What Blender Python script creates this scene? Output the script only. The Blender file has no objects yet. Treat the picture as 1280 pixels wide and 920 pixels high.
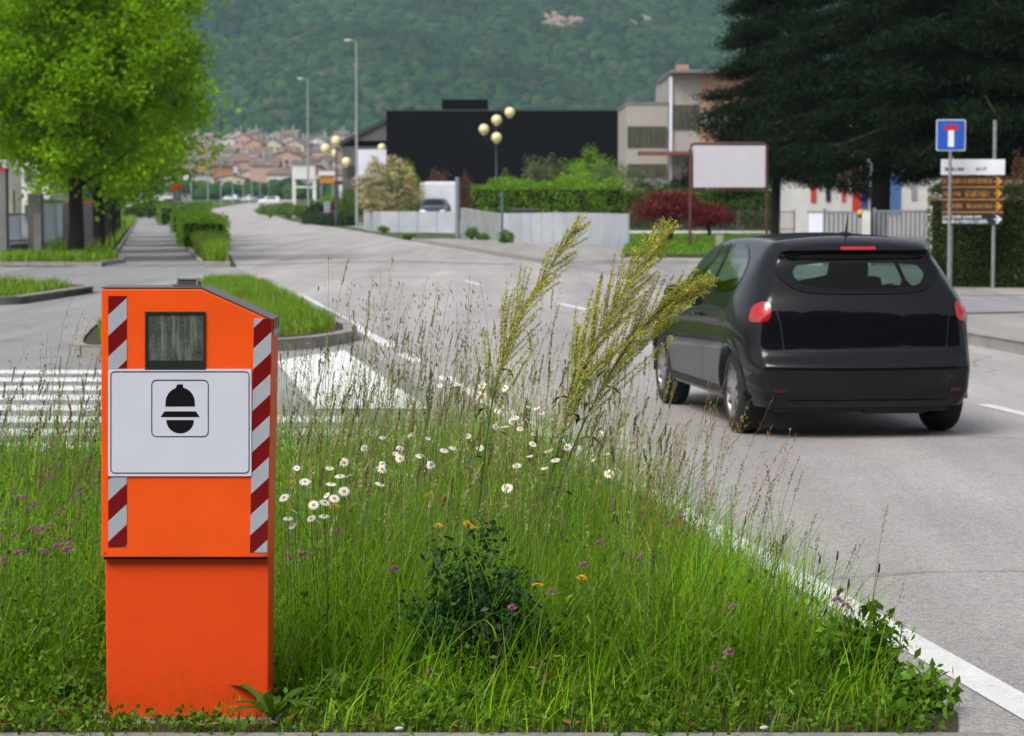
import bpy, bmesh, math, random
import numpy as np
from mathutils import Vector, Matrix
from mathutils.bvhtree import BVHTree
random.seed(7); RNG = np.random.default_rng(7)
S = bpy.context.scene
R = math.radians
# ---------------------------------------------------------------- camera, sky, sun, exposure
CAMH = 1.63; F = 3000.0; PITCH = math.atan(206/3000.0)
cam = bpy.data.cameras.new('camera'); camo = bpy.data.objects.new('camera', cam); S.collection.objects.link(camo)
camo.location = (0, 0, CAMH); camo.rotation_euler = (math.pi/2-PITCH, 0, 0)
cam.sensor_width = 36; cam.lens = F/1280*36; cam.clip_start = .1; cam.clip_end = 9000
cam.dof.use_dof = True; cam.dof.focus_distance = 8.0; cam.dof.aperture_fstop = 7.5
S.camera = camo
SUN_EL, SUN_AZ = 50, 214          # azimuth clockwise from +Y: behind and to the left of the camera
w = bpy.data.worlds.new("World"); S.world = w; w.use_nodes = True
nt = w.node_tree; nt.nodes.clear()
sky = nt.nodes.new('ShaderNodeTexSky'); sky.sky_type = 'NISHITA'; sky.sun_disc = False
sky.sun_elevation = R(SUN_EL); sky.sun_rotation = R(SUN_AZ); sky.air_density = 1.0; sky.dust_density = 4.0; sky.ozone_density = 1.0
hs = nt.nodes.new('ShaderNodeHueSaturation'); hs.inputs['Saturation'].default_value = .28
bg = nt.nodes.new('ShaderNodeBackground'); bg.inputs['Strength'].default_value = .13
wo = nt.nodes.new('ShaderNodeOutputWorld')
nt.links.new(sky.outputs[0], hs.inputs['Color']); nt.links.new(hs.outputs[0], bg.inputs[0]); nt.links.new(bg.outputs[0], wo.inputs[0])
sl = bpy.data.lights.new('sun', 'SUN'); sl.energy = 1.5; sl.angle = R(30); sl.color = (1, .95, .88)
so = bpy.data.objects.new('sun', sl); S.collection.objects.link(so)
sd = Vector((math.sin(R(SUN_AZ))*math.cos(R(SUN_EL)), math.cos(R(SUN_AZ))*math.cos(R(SUN_EL)), math.sin(R(SUN_EL))))
so.rotation_euler = sd.to_track_quat('Z', 'Y').to_euler(); so.location = (0, 0, 30)
S.view_settings.view_transform = 'Standard'; S.view_settings.look = 'None'; S.view_settings.gamma = 1
S.view_settings.exposure = 0.6
HAZE = .00010
try:
    S.cycles.max_bounces = 8; S.cycles.transparent_max_bounces = 8; S.cycles.use_denoising = True
    S.cycles.volume_bounces = 0; S.cycles.use_adaptive_sampling = True
    S.cycles.sample_clamp_indirect = 4
except Exception: pass
# ---------------------------------------------------------------- helpers
cp, sp = math.cos(PITCH), math.sin(PITCH)
def ray(px, py):
    a, b = px-640, 460-py
    return Vector((a, F*cp+b*sp, -F*sp+b*cp))
def T(y):                         # height of the terrain
    if y < 200: return 0.0
    if y < 900: return .006*(y-200)
    if y < 1550: return 4.2+.052*(y-900)
    return 38.0+.30*(y-1550)
def G(px, py, z=0.0):             # point on the ground under a pixel
    d = ray(px, py); t = (z-CAMH)/d.z; p = Vector((0, 0, CAMH))+d*t
    for _ in range(6):
        zz = T(p.y)+z; t = (zz-CAMH)/d.z if d.z < -1e-6 else t
        p = Vector((0, 0, CAMH))+d*t
    return p
def W(px, py, Y):                 # point at a distance Y ahead
    d = ray(px, py); return Vector((0, 0, CAMH))+d*(Y/d.y)
def link(o): S.collection.objects.link(o); return o
def tag(o, label=None, cat=None, group=None, kind=None):
    if label: o['label'] = label
    if cat: o['category'] = cat
    if group: o['group'] = group
    if kind: o['kind'] = kind
    return o
def thing(name, label, cat, loc=(0, 0, 0), rz=0, group=None):
    o = bpy.data.objects.new(name, None); link(o); o.location = loc; o.rotation_euler = (0, 0, rz); o.empty_display_size = .1
    return tag(o, label, cat, group)
def copy_tree(o, parent=None):
    c = o.copy(); link(c)
    if parent: c.parent = parent
    for ch in list(o.children): copy_tree(ch, c)
    return c
def npobj(name, V, Q, m, parent=None, col=None, smooth=False):
    V = np.asarray(V, dtype=np.float32).reshape(-1, 3); Q = np.asarray(Q, dtype=np.int32)
    k = Q.shape[1]; me = bpy.data.meshes.new(name)
    me.vertices.add(len(V)); me.vertices.foreach_set('co', V.ravel())
    me.loops.add(Q.size); me.loops.foreach_set('vertex_index', Q.ravel())
    me.polygons.add(len(Q)); me.polygons.foreach_set('loop_start', np.arange(0, Q.size, k, dtype=np.int32))
    me.polygons.foreach_set('loop_total', np.full(len(Q), k, dtype=np.int32))
    if smooth: me.polygons.foreach_set('use_smooth', np.ones(len(Q), dtype=bool))
    me.update(calc_edges=True); me.validate()
    if col is not None:
        a = me.color_attributes.new('Col', 'FLOAT_COLOR', 'POINT')
        c = np.ones((len(V), 4), dtype=np.float32); c[:, :3] = col; a.data.foreach_set('color', c.ravel())
    if m: me.materials.append(m)
    o = bpy.data.objects.new(name, me); link(o)
    if parent: o.parent = parent
    return o
class MB:
    def __init__(s): s.v = []; s.f = []; s.sm = []
    def add(s, vs, fs, smooth=False):
        b = len(s.v); s.v += [tuple(v) for v in vs]; s.f += [tuple(b+i for i in f) for f in fs]; s.sm += [smooth]*len(fs); return s
    def box(s, c, d, rz=0, bev=0.0, top=None):
        # a box; with bev a chamfer runs round its edges
        x, y, z = d[0]/2, d[1]/2, d[2]/2; bm = bmesh.new(); bmesh.ops.create_cube(bm, size=1)
        bmesh.ops.scale(bm, vec=d, verts=bm.verts)
        if bev > 0: bmesh.ops.bevel(bm, geom=list(bm.edges), offset=bev, segments=2, affect='EDGES', profile=.6)
        if rz: bmesh.ops.rotate(bm, verts=bm.verts, cent=(0, 0, 0), matrix=Matrix.Rotation(rz, 3, 'Z'))
        bmesh.ops.translate(bm, vec=c, verts=bm.verts); bm.verts.index_update()
        s.add([v.co[:] for v in bm.verts], [[v.index for v in f.verts] for f in bm.faces]); bm.free(); return s
    def prism(s, poly, ext, origin=None):
        # poly: list of 3D points (planar); ext: vector
        n = len(poly); P = [Vector(p) for p in poly]; e = Vector(ext)
        vs = P+[p+e for p in P]; nrm = Vector((0, 0, 0))
        for i in range(n): nrm += P[i].cross(P[(i+1) % n])
        fs = [list(range(n)), list(range(2*n-1, n-1, -1))]+[[(i+1) % n, i, i+n, (i+1) % n+n] for i in range(n)]
        if nrm.dot(e) > 0: fs = [f[::-1] for f in fs]
        return s.add(vs, fs)
    def tube(s, pts, rad, n=8, cap=True, smooth=True):
        P = [Vector(p) for p in pts]; rr = rad if isinstance(rad, (list, tuple)) else [rad]*len(P)
        vs = []; up = Vector((0, 0, 1))
        for i, p in enumerate(P):
            t = (P[min(i+1, len(P)-1)]-P[max(i-1, 0)]).normalized()
            a = t.cross(up if abs(t.z) < .95 else Vector((1, 0, 0))).normalized(); b = t.cross(a)
            for k in range(n):
                q = 2*math.pi*k/n; vs.append(p+(a*math.cos(q)+b*math.sin(q))*rr[i])
        fs = [[i*n+k, (i+1)*n+k, (i+1)*n+(k+1) % n, i*n+(k+1) % n] for i in range(len(P)-1) for k in range(n)]
        s.add(vs, fs, smooth)
        if cap:
            s.add(vs[:n], [list(range(n))]); s.add(vs[-n:], [list(range(n-1, -1, -1))])
        return s
    def cyl(s, c, r, h, n=20, r2=None): return s.tube([c, (c[0], c[1], c[2]+h)], [r, r if r2 is None else r2], n)
    def sphere(s, c, r, n=16, sc=(1, 1, 1)):
        m = n//2; vs = []; fs = []
        for i in range(m+1):
            t = math.pi*i/m
            for k in range(n):
                q = 2*math.pi*k/n; vs.append((c[0]+r*sc[0]*math.sin(t)*math.cos(q), c[1]+r*sc[1]*math.sin(t)*math.sin(q), c[2]+r*sc[2]*math.cos(t)))
        for i in range(m):
            for k in range(n): fs.append([i*n+k, (i+1)*n+k, (i+1)*n+(k+1) % n, i*n+(k+1) % n])
        return s.add(vs, fs, True)
    def lathe(s, prof, c, axis='z', n=32):
        # prof: (r, h) pairs
        vs = []; fs = []
        for (r, h) in prof:
            for k in range(n):
                q = 2*math.pi*k/n; a, b = r*math.cos(q), r*math.sin(q)
                p = (a, b, h) if axis == 'z' else (h, a, b)
                vs.append((c[0]+p[0], c[1]+p[1], c[2]+p[2]))
        for i in range(len(prof)-1):
            for k in range(n): fs.append([i*n+k, i*n+(k+1) % n, (i+1)*n+(k+1) % n, (i+1)*n+k])
        return s.add(vs, fs, True)
    def build(s, name, m, parent=None, rel=None):
        me = bpy.data.meshes.new(name); me.from_pydata(s.v, [], s.f)
        me.polygons.foreach_set('use_smooth', np.array(s.sm, dtype=bool)); me.update()
        if m: me.materials.append(m)
        o = bpy.data.objects.new(name, me); link(o)
        if parent: o.parent = parent
        if rel is not None:
            for v in me.vertices: v.co -= Vector(rel)
        return o
def rel_build(mb, name, m, root):     # geometry given in world coordinates, root empty at its location without rotation
    return mb.build(name, m, root, rel=root.location)
# ---------------------------------------------------------------- materials
def srgb(r, g, b):
    f = lambda c: (c/255/12.92) if c/255 <= .04045 else ((c/255+.055)/1.055)**2.4
    return (f(r), f(g), f(b))
MC = {}
def mat(name, c1, c2=None, scale=3.0, rough=.7, bump=0.0, bscale=20.0, metal=0.0, coat=0.0, spec=.5, detail=6, fine=None, trans=0.0, coords='Object'):
    m = bpy.data.materials.new(name); m.use_nodes = True; n = m.node_tree.nodes; L = m.node_tree.links
    b = n['Principled BSDF']; b.inputs['Roughness'].default_value = rough; b.inputs['Metallic'].default_value = metal
    b.inputs['Specular IOR Level'].default_value = spec; b.inputs['Coat Weight'].default_value = coat; b.inputs['Coat Roughness'].default_value = .03
    b.inputs['Transmission Weight'].default_value = trans
    tc = n.new('ShaderNodeTexCoord')
    c2 = c2 or tuple(x*.8 for x in c1)
    nz = n.new('ShaderNodeTexNoise'); nz.inputs['Scale'].default_value = scale; nz.inputs['Detail'].default_value = detail; nz.inputs['Roughness'].default_value = .6
    L.new(tc.outputs[coords], nz.inputs['Vector'])
    rp = n.new('ShaderNodeValToRGB'); rp.color_ramp.elements[0].position = .32; rp.color_ramp.elements[1].position = .68
    rp.color_ramp.elements[0].color = (*c1, 1); rp.color_ramp.elements[1].color = (*c2, 1)
    L.new(nz.outputs['Fac'], rp.inputs['Fac']); out = rp.outputs['Color']
    if fine:
        fz = n.new('ShaderNodeTexNoise'); fz.inputs['Scale'].default_value = fine[0]; fz.inputs['Detail'].default_value = 2
        L.new(tc.outputs[coords], fz.inputs['Vector'])
        mr = n.new('ShaderNodeMapRange'); mr.inputs[1].default_value = .3; mr.inputs[2].default_value = .7
        mr.inputs[3].default_value = 1-fine[1]; mr.inputs[4].default_value = 1+fine[1]; L.new(fz.outputs['Fac'], mr.inputs[0])
        mx = n.new('ShaderNodeMix'); mx.data_type = 'RGBA'; mx.blend_type = 'MULTIPLY'; mx.inputs[0].default_value = 1
        L.new(out, mx.inputs[6]); cc = n.new('ShaderNodeCombineColor')
        for i in range(3): L.new(mr.outputs[0], cc.inputs[i])
        L.new(cc.outputs[0], mx.inputs[7]); out = mx.outputs[2]
    L.new(out, b.inputs['Base Color'])
    if bump:
        bz = n.new('ShaderNodeTexNoise'); bz.inputs['Scale'].default_value = bscale; bz.inputs['Detail'].default_value = 4
        L.new(tc.outputs[coords], bz.inputs['Vector']); bp = n.new('ShaderNodeBump'); bp.inputs['Strength'].default_value = bump; bp.inputs['Distance'].default_value = .02
        L.new(bz.outputs['Fac'], bp.inputs['Height']); L.new(bp.outputs[0], b.inputs['Normal'])
    m['out'] = 0
    return m
def leafmat(name, c, var=.35, trans=.35, rough=.5, hue=.03, spec=.35):
    # colour attribute 'Col' multiplies the leaf colour; light also passes through
    m = bpy.data.materials.new(name); m.use_nodes = True; n = m.node_tree.nodes; L = m.node_tree.links
    b = n['Principled BSDF']; b.inputs['Roughness'].default_value = rough; b.inputs['Specular IOR Level'].default_value = spec
    at = n.new('ShaderNodeAttribute'); at.attribute_name = 'Col'
    mx = n.new('ShaderNodeMix'); mx.data_type = 'RGBA'; mx.blend_type = 'MULTIPLY'; mx.inputs[0].default_value = 1
    mx.inputs[6].default_value = (*c, 1); L.new(at.outputs['Color'], mx.inputs[7])
    L.new(mx.outputs[2], b.inputs['Base Color'])
    tr = n.new('ShaderNodeBsdfTranslucent'); g = n.new('ShaderNodeMix'); g.data_type = 'RGBA'; g.blend_type = 'MULTIPLY'; g.inputs[0].default_value = 1
    g.inputs[7].default_value = (1.25, 1.25, .6, 1); L.new(mx.outputs[2], g.inputs[6]); L.new(g.outputs[2], tr.inputs['Color'])
    ms = n.new('ShaderNodeMixShader'); ms.inputs[0].default_value = trans
    L.new(b.outputs[0], ms.inputs[1]); L.new(tr.outputs[0], ms.inputs[2]); L.new(ms.outputs[0], n['Material Output'].inputs[0])
    return m
def flat(name, c, rough=.6, metal=0, **k): return mat(name, c, tuple(x*.88 for x in c), scale=2.0, rough=rough, metal=metal, **k)
def asphalt(name, c1, c2, grain=.35, cracks=True):
    m = mat(name, c1, c2, scale=.35, rough=.68, bump=.5, bscale=130, fine=(110, grain), detail=8, spec=.5)
    n = m.node_tree.nodes; L = m.node_tree.links; b = n['Principled BSDF']; src = b.inputs['Base Color'].links[0].from_socket
    tc = [x for x in n if x.type == 'TEX_COORD'][0]
    # wheel tracks and longitudinal wear: noise stretched along the road
    mp = n.new('ShaderNodeMapping'); mp.inputs['Scale'].default_value = (1.3, .06, 1); mp.inputs['Rotation'].default_value = (0, 0, R(-8.8)); L.new(tc.outputs['Object'], mp.inputs[0])
    nz = n.new('ShaderNodeTexNoise'); nz.inputs['Scale'].default_value = 1.0; nz.inputs['Detail'].default_value = 5; L.new(mp.outputs[0], nz.inputs[0])
    mr = n.new('ShaderNodeMapRange'); mr.inputs[1].default_value = .3; mr.inputs[2].default_value = .7; mr.inputs[3].default_value = .74; mr.inputs[4].default_value = 1.14; L.new(nz.outputs['Fac'], mr.inputs[0])
    # stone speckle
    vo = n.new('ShaderNodeTexVoronoi'); vo.inputs['Scale'].default_value = 75; L.new(tc.outputs['Object'], vo.inputs[0])
    mr2 = n.new('ShaderNodeMapRange'); mr2.inputs[1].default_value = .0; mr2.inputs[2].default_value = 1; mr2.inputs[3].default_value = .75; mr2.inputs[4].default_value = 1.25
    sx = n.new('ShaderNodeSeparateColor'); L.new(vo.outputs['Color'], sx.inputs[0]); L.new(sx.outputs[0], mr2.inputs[0])
    mm = n.new('ShaderNodeMath'); mm.operation = 'MULTIPLY'; L.new(mr.outputs[0], mm.inputs[0]); L.new(mr2.outputs[0], mm.inputs[1]); last = mm
    if cracks:
        v2 = n.new('ShaderNodeTexVoronoi'); v2.feature = 'DISTANCE_TO_EDGE'; v2.inputs['Scale'].default_value = .16; v2.inputs['Randomness'].default_value = 1
        ns = n.new('ShaderNodeTexNoise'); ns.inputs['Scale'].default_value = 1.2; ns.inputs['Detail'].default_value = 6; L.new(tc.outputs['Object'], ns.inputs[0])
        va = n.new('ShaderNodeVectorMath'); va.operation = 'ADD'; L.new(tc.outputs['Object'], va.inputs[0]); L.new(ns.outputs['Color'], va.inputs[1]); L.new(va.outputs[0], v2.inputs[0])
        m3 = n.new('ShaderNodeMapRange'); m3.inputs[1].default_value = .0; m3.inputs[2].default_value = .006; m3.inputs[3].default_value = .62; m3.inputs[4].default_value = 1; L.new(v2.outputs['Distance'], m3.inputs[0])
        m4 = n.new('ShaderNodeMath'); m4.operation = 'MULTIPLY'; L.new(mm.outputs[0], m4.inputs[0]); L.new(m3.outputs[0], m4.inputs[1]); last = m4
    cc = n.new('ShaderNodeCombineColor')
    for i in range(3): L.new(last.outputs[0], cc.inputs[i])
    mx = n.new('ShaderNodeMix'); mx.data_type = 'RGBA'; mx.blend_type = 'MULTIPLY'; mx.inputs[0].default_value = 1
    L.new(src, mx.inputs[6]); L.new(cc.outputs[0], mx.inputs[7]); L.new(mx.outputs[2], b.inputs['Base Color'])
    return m
def worn_paint(name):
    m = mat(name, (.74, .74, .74), (.62, .62, .62), scale=6, rough=.7, bump=.4, bscale=130, fine=(60, .12))
    n = m.node_tree.nodes; L = m.node_tree.links; b = n['Principled BSDF']; src = b.inputs['Base Color'].links[0].from_socket
    tc = [x for x in n if x.type == 'TEX_COORD'][0]
    nz = n.new('ShaderNodeTexNoise'); nz.inputs['Scale'].default_value = 30; nz.inputs['Detail'].default_value = 8; nz.inputs['Roughness'].default_value = .75; L.new(tc.outputs['Object'], nz.inputs[0])
    mr = n.new('ShaderNodeMapRange'); mr.inputs[1].default_value = .60; mr.inputs[2].default_value = .68; L.new(nz.outputs['Fac'], mr.inputs[0])
    mx = n.new('ShaderNodeMix'); mx.data_type = 'RGBA'; L.new(mr.outputs[0], mx.inputs[0]); L.new(src, mx.inputs[6]); mx.inputs[7].default_value = (.2, .19, .19, 1)
    L.new(mx.outputs[2], b.inputs['Base Color']); return m
M_ROAD = asphalt('asphalt_pale', (.40, .375, .37), (.33, .312, .31))
M_SIDE = asphalt('asphalt_grey', (.29, .283, .29), (.24, .237, .247))
M_PAVE = asphalt('pavement_grey', (.33, .31, .295), (.27, .25, .24), cracks=False)
M_PATCH = asphalt('asphalt_dark', (.10, .10, .105), (.075, .075, .08), cracks=False)
M_WHITE = worn_paint('road_paint')
M_CONC = mat('concrete', (.30, .29, .27), (.19, .18, .17), scale=2.5, rough=.9, bump=.4, bscale=30, fine=(60, .15))
M_SOIL = mat('soil', (.06, .042, .028), (.03, .028, .014), scale=8, rough=1, bump=.8, bscale=40, fine=(40, .3))
M_TURF = mat('turf', (.05, .085, .018), (.035, .06, .014), scale=2.5, rough=1, bump=.6, bscale=20, fine=(30, .4))
# ---------------------------------------------------------------- ground, roads, paths
def sheet(name, rows, z, m, kind='structure', sub=6):
    # rows: (y, xl, xr); a sheet that follows the terrain
    V = []; Q = []; n = sub+1
    for (y, a, b) in rows:
        for k in range(n): V.append((a+(b-a)*k/sub, y, T(y)+z))
    for i in range(len(rows)-1):
        for k in range(sub): Q.append((i*n+k, i*n+k+1, (i+1)*n+k+1, (i+1)*n+k))
    return tag(npobj(name, V, Q, m), kind=kind)
def poly_sheet(name, pts, z, m, kind='structure', height=0.0):
    mb = MB(); P = [(p[0], p[1], z+height) for p in pts]
    if height: mb.prism(P, (0, 0, -height-.02))
    else:
        a = sum(P[i][0]*P[(i+1) % len(P)][1]-P[(i+1) % len(P)][0]*P[i][1] for i in range(len(P)))
        mb.add(P, [list(range(len(P))) if a > 0 else list(range(len(P)-1, -1, -1))])
    return tag(mb.build(name, m), kind=kind)
def interp(tab, y):
    for (a, b) in zip(tab, tab[1:]):
        if y <= b[0]: return a[1]+(b[1]-a[1])*(y-a[0])/(b[0]-a[0])
    return tab[-1][1]
EDGE = [(-6, 3.78), (62, -6.76), (106, -12.5), (158, -19.2), (233, -29.5), (290, -38), (400, -46.5), (620, -63), (900, -84)]
REDGE = [(-6, 10.4), (27, 5.5), (64, 1.05), (102, -4.1), (148, -9.8), (212, -19.6), (300, -31), (400, -39), (620, -55), (900, -76)]
def XL(y): return interp(EDGE, y)         # outer side of the white edge line on the left of the road
def XR(y): return interp(REDGE, y)
rowsY = [-6, 0, 4, 7, 10, 14, 20, 27, 35, 45, 62, 80, 106, 130, 158, 190, 212, 233, 260, 290, 340, 400, 500, 620, 760, 900]
# the whole valley floor as one sheet, rising to the mountain foot
gy = [-60, -20, 0, 10, 30, 60, 100, 150, 200, 260, 330, 420, 560, 700, 900, 1000, 1150, 1300, 1450, 1560]
sheet('ground', [(y, -900-.3*max(y, 0), 900+.3*max(y, 0)) for y in gy], -.03, M_TURF, sub=10)
sheet('road', [(y, XL(y)-.35, XR(y)) for y in rowsY], 0.0, M_ROAD)
# side street on the left, in front of the cycle path
sheet('side_street', [(y, -45, XL(y)-.352) for y in (5, 7, 13, 20, 30, 40, 50, 61.6)], -.001, M_SIDE)
# side street on the right, beyond the car
sheet('driveway', [(y, XR(y)+.002, 60) for y in (33.5, 40, 50, 64.8)], -.001, M_SIDE)
# pedestrian path beside the road
PL = lambda y: -10.5-.151*(y-62); PR = lambda y: -7.95-.151*(y-62)
sheet('path', [(y, PL(y), PR(y)) for y in (61.602, 80, 100, 130, 160, 200, 235)], .002, M_SIDE)
mb = MB()
for y in (72, 84, 97, 112, 130, 152, 178):   # joints of the path slabs
    mb.add([(PL(y), y, .006), (PR(y), y, .006), (PR(y)-.04, y+.28+y*.003, .006), (PL(y)-.04, y+.28+y*.003, .006)], [[0, 1, 2, 3]])
tag(mb.build('path_joint_marking', M_PATCH), kind='structure')
# dark tar seam across the road where the side street joins
mb = MB()
s0 = [G(0, 333), G(300, 332), G(420, 328.5), G(520, 327.5), G(640, 331)]
for a, b in zip(s0, s0[1:]):
    mb.add([(a.x, a.y, .006), (b.x, b.y, .006), (b.x, b.y+.55, .006), (a.x, a.y+.55, .006)], [[0, 1, 2, 3]])
tag(mb.build('road_seam_marking', M_PATCH), kind='structure')
# painted lines
def line(name, fx, y0, y1, w, z=.004, step=2.0):
    n = max(2, int((y1-y0)/step)+1); rows = [(y0+(y1-y0)*i/(n-1),) for i in range(n)]
    return sheet(name, [(r[0], fx(r[0])-w/2, fx(r[0])+w/2) for r in rows], z, M_WHITE, sub=1)
line('edge_line_marking', lambda y: XL(y)-.0, -4, 22.6, .15)
for i, (a, b) in enumerate(((24.6, 25.9), (27.2, 43))): line('edge_line_marking', lambda y: XL(y), a, b, .15)
CX = lambda y: XL(y)+3.98
for a, b in ((15.2, 19.4), (27.5, 30.5), (36.6, 39.0), (48, 50.4)): line('centre_line_marking', CX, a, b, .12)
# zebra on the side street: bars that run along it
mb = MB()
for i in range(8):
    y = 15.75+i*1.02; xr = XL(y)-2.0 if y > 18.3 else XL(y)-1.2
    mb.add([(-16, y, .003), (xr, y, .003), (xr, y+.52, .003), (-16, y+.52, .003)], [[0, 1, 2, 3]])
tag(mb.build('zebra_marking', M_WHITE), kind='structure')
c = [G(345, 452), G(395, 512), G(536, 512), G(430, 438)]
poly_sheet('stop_line_marking', [(p.x, p.y) for p in c][:3]+[(c[3].x, c[3].y)], .0075, M_WHITE)
# kerb builder: a stone strip along a path with open joints
def kerb(name, pts, w=.14, h=.12, closed=False, z0=0.0, stone=1.0):
    P = [Vector((p[0], p[1], 0)) for p in pts]; mb = MB()
    if closed: P.append(P[0])
    n = len(P)
    off = []
    for i in range(n):
        a = P[i-1] if i > 0 else (P[-2] if closed else P[i]); b = P[i+1] if i < n-1 else (P[1] if closed else P[i])
        t = (b-a).normalized(); off.append(Vector((-t.y, t.x, 0)))
    pr = [(0, -.05), (0, h-.02), (.02, h), (w-.01, h), (w, h-.01), (w, -.05)]
    for i in range(n-1):
        L_ = (P[i+1]-P[i]).length; k = max(1, round(L_/stone))
        for j in range(k):
            t0, t1 = j/k+.004/L_*2, (j+1)/k-.004/L_*2; vs = []
            for t in (t0, t1):
                q = P[i].lerp(P[i+1], t); o_ = off[i].lerp(off[i+1], t)
                for (u, v) in pr: vs.append((q.x+o_.x*u, q.y+o_.y*u, v+z0+T(q.y)))
            m_ = len(pr); fs = [[a_, a_+1, m_+a_+1, m_+a_] for a_ in range(m_-1)]+[list(range(m_-1, -1, -1)), [m_+a_ for a_ in range(m_)]]
            mb.add(vs, [f[::-1] for f in fs])
    return tag(mb.build(name, M_CONC), kind='structure')
def smooth_poly(pts, it=2, keep=None):
    P = [Vector((p[0], p[1], 0)) for p in pts]
    for _ in range(it):
        Q = []
        for i in range(len(P)):
            a, b = P[i], P[(i+1) % len(P)]; Q += [a.lerp(b, .25), a.lerp(b, .75)]
        P = Q
    return [(p.x, p.y) for p in P]
# front verge (the island with the orange box)
VERGE = [(-9, 7.23), (1.36, 7.23), (1.42, 7.55), (.95, 10.2), (.42, 13.2), (.1, 14.6), (-.6, 15.0), (-9, 14.2)]
poly_sheet('verge_soil', VERGE, .0, M_SOIL, height=.012)
kerb('kerb', [(-9, 7.095), (1.50, 7.095)], w=.14, h=.02, stone=1.0)
# middle island
MID = [(-2.05, 27.9), (-1.95, 29), (-2.9, 34.7), (-4.4, 44), (-5.35, 48.6), (-5.9, 48.8), (-5.85, 40), (-5.6, 33.5), (-4.75, 25.9), (-4.3, 25.1), (-2.5, 26.6)]
MIDs = smooth_poly(MID, 2)
poly_sheet('island_soil', MIDs, .0, M_SOIL, height=.10); kerb('kerb', MIDs, closed=True, h=.13, w=-.14)
LFI = smooth_poly([(-7.6, 44.5), (-7.7, 42.5), (-8.1, 36.6), (-22, 33), (-22, 47), (-9.5, 46)], 2)
poly_sheet('island_soil', LFI, .0, M_SOIL, height=.10); kerb('kerb', LFI, closed=True, h=.13, w=-.14)
# tree bed at the far side of the side street
BED = [(-13.4, 62.4), (-10.75, 62.4), (-10.75, 66), (-12.2, 72.5), (-16.5, 72.5)]
poly_sheet('tree_bed_soil', BED, .0, M_SOIL, height=.09); kerb('kerb', BED, closed=True, h=.12, w=-.12)
poly_sheet('pavement', [(-60, 62.3), (-13.6, 62.3), (-16.7, 72.6), (-40, 235), (-80, 235)], .004, M_PAVE)
# strip between path and road
STRIP = [(PR(y)+.03, y) for y in (62.3, 75, 90, 110, 140, 180, 230)]
STRIPR = [(XL(y)-.55, y) for y in (230, 180, 140, 110, 90, 75, 64, 62.3)]
poly_sheet('strip_soil', STRIP+STRIPR, .0, M_SOIL, height=.10)
kerb('kerb', [(PR(62.3)+.03, 62.25), (XL(62.3)-.5, 62.25)]+[(x+.05, y) for x, y in STRIPR[::-1][1:]], h=.12, w=.13)
kerb('kerb', STRIP, h=.12, w=.12)
# right side pavements
poly_sheet('pavement', [(XR(y), y) for y in (64.9, 80, 102)]+[(-3.0, 104), (2.4, 90), (4.6, 76), (5.6, 67), (9, 64.9)], .0, M_PAVE, height=.11)
kerb('kerb', [(XR(y)-.02, y) for y in (104, 90, 78, 70, 65)]+[(1.6, 64.3), (9, 64.2)], h=.13, w=.16)
kerb('kerb', [(5.55, 25.5), (5.18, 28.4), (5.0, 31.0), (5.5, 32.6), (7, 33.2), (30, 33.2)][::1], h=.14, w=-.16, z0=0.0)
kerb('kerb', [(9.6, -2), (8.3, 8), (5.55, 25.5)], h=.14, w=-.16)
poly_sheet('pavement', [(9.78, -2), (8.48, 8), (5.73, 25.5), (5.36, 28.4), (5.2, 31.0), (5.6, 32.4), (7, 33.0), (30, 33.0), (30, -2)], .0, M_PAVE, height=.12)
poly_sheet('pavement', [(2.0, 110), (-8.6, 147), (-30, 300), (60, 300), (60, 110)], .003, M_PAVE)
poly_sheet('far_pavement', [(5.0, 42.5), (40, 42.5), (40, 64.6), (5.0, 64.6)], .006, M_PAVE)
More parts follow.
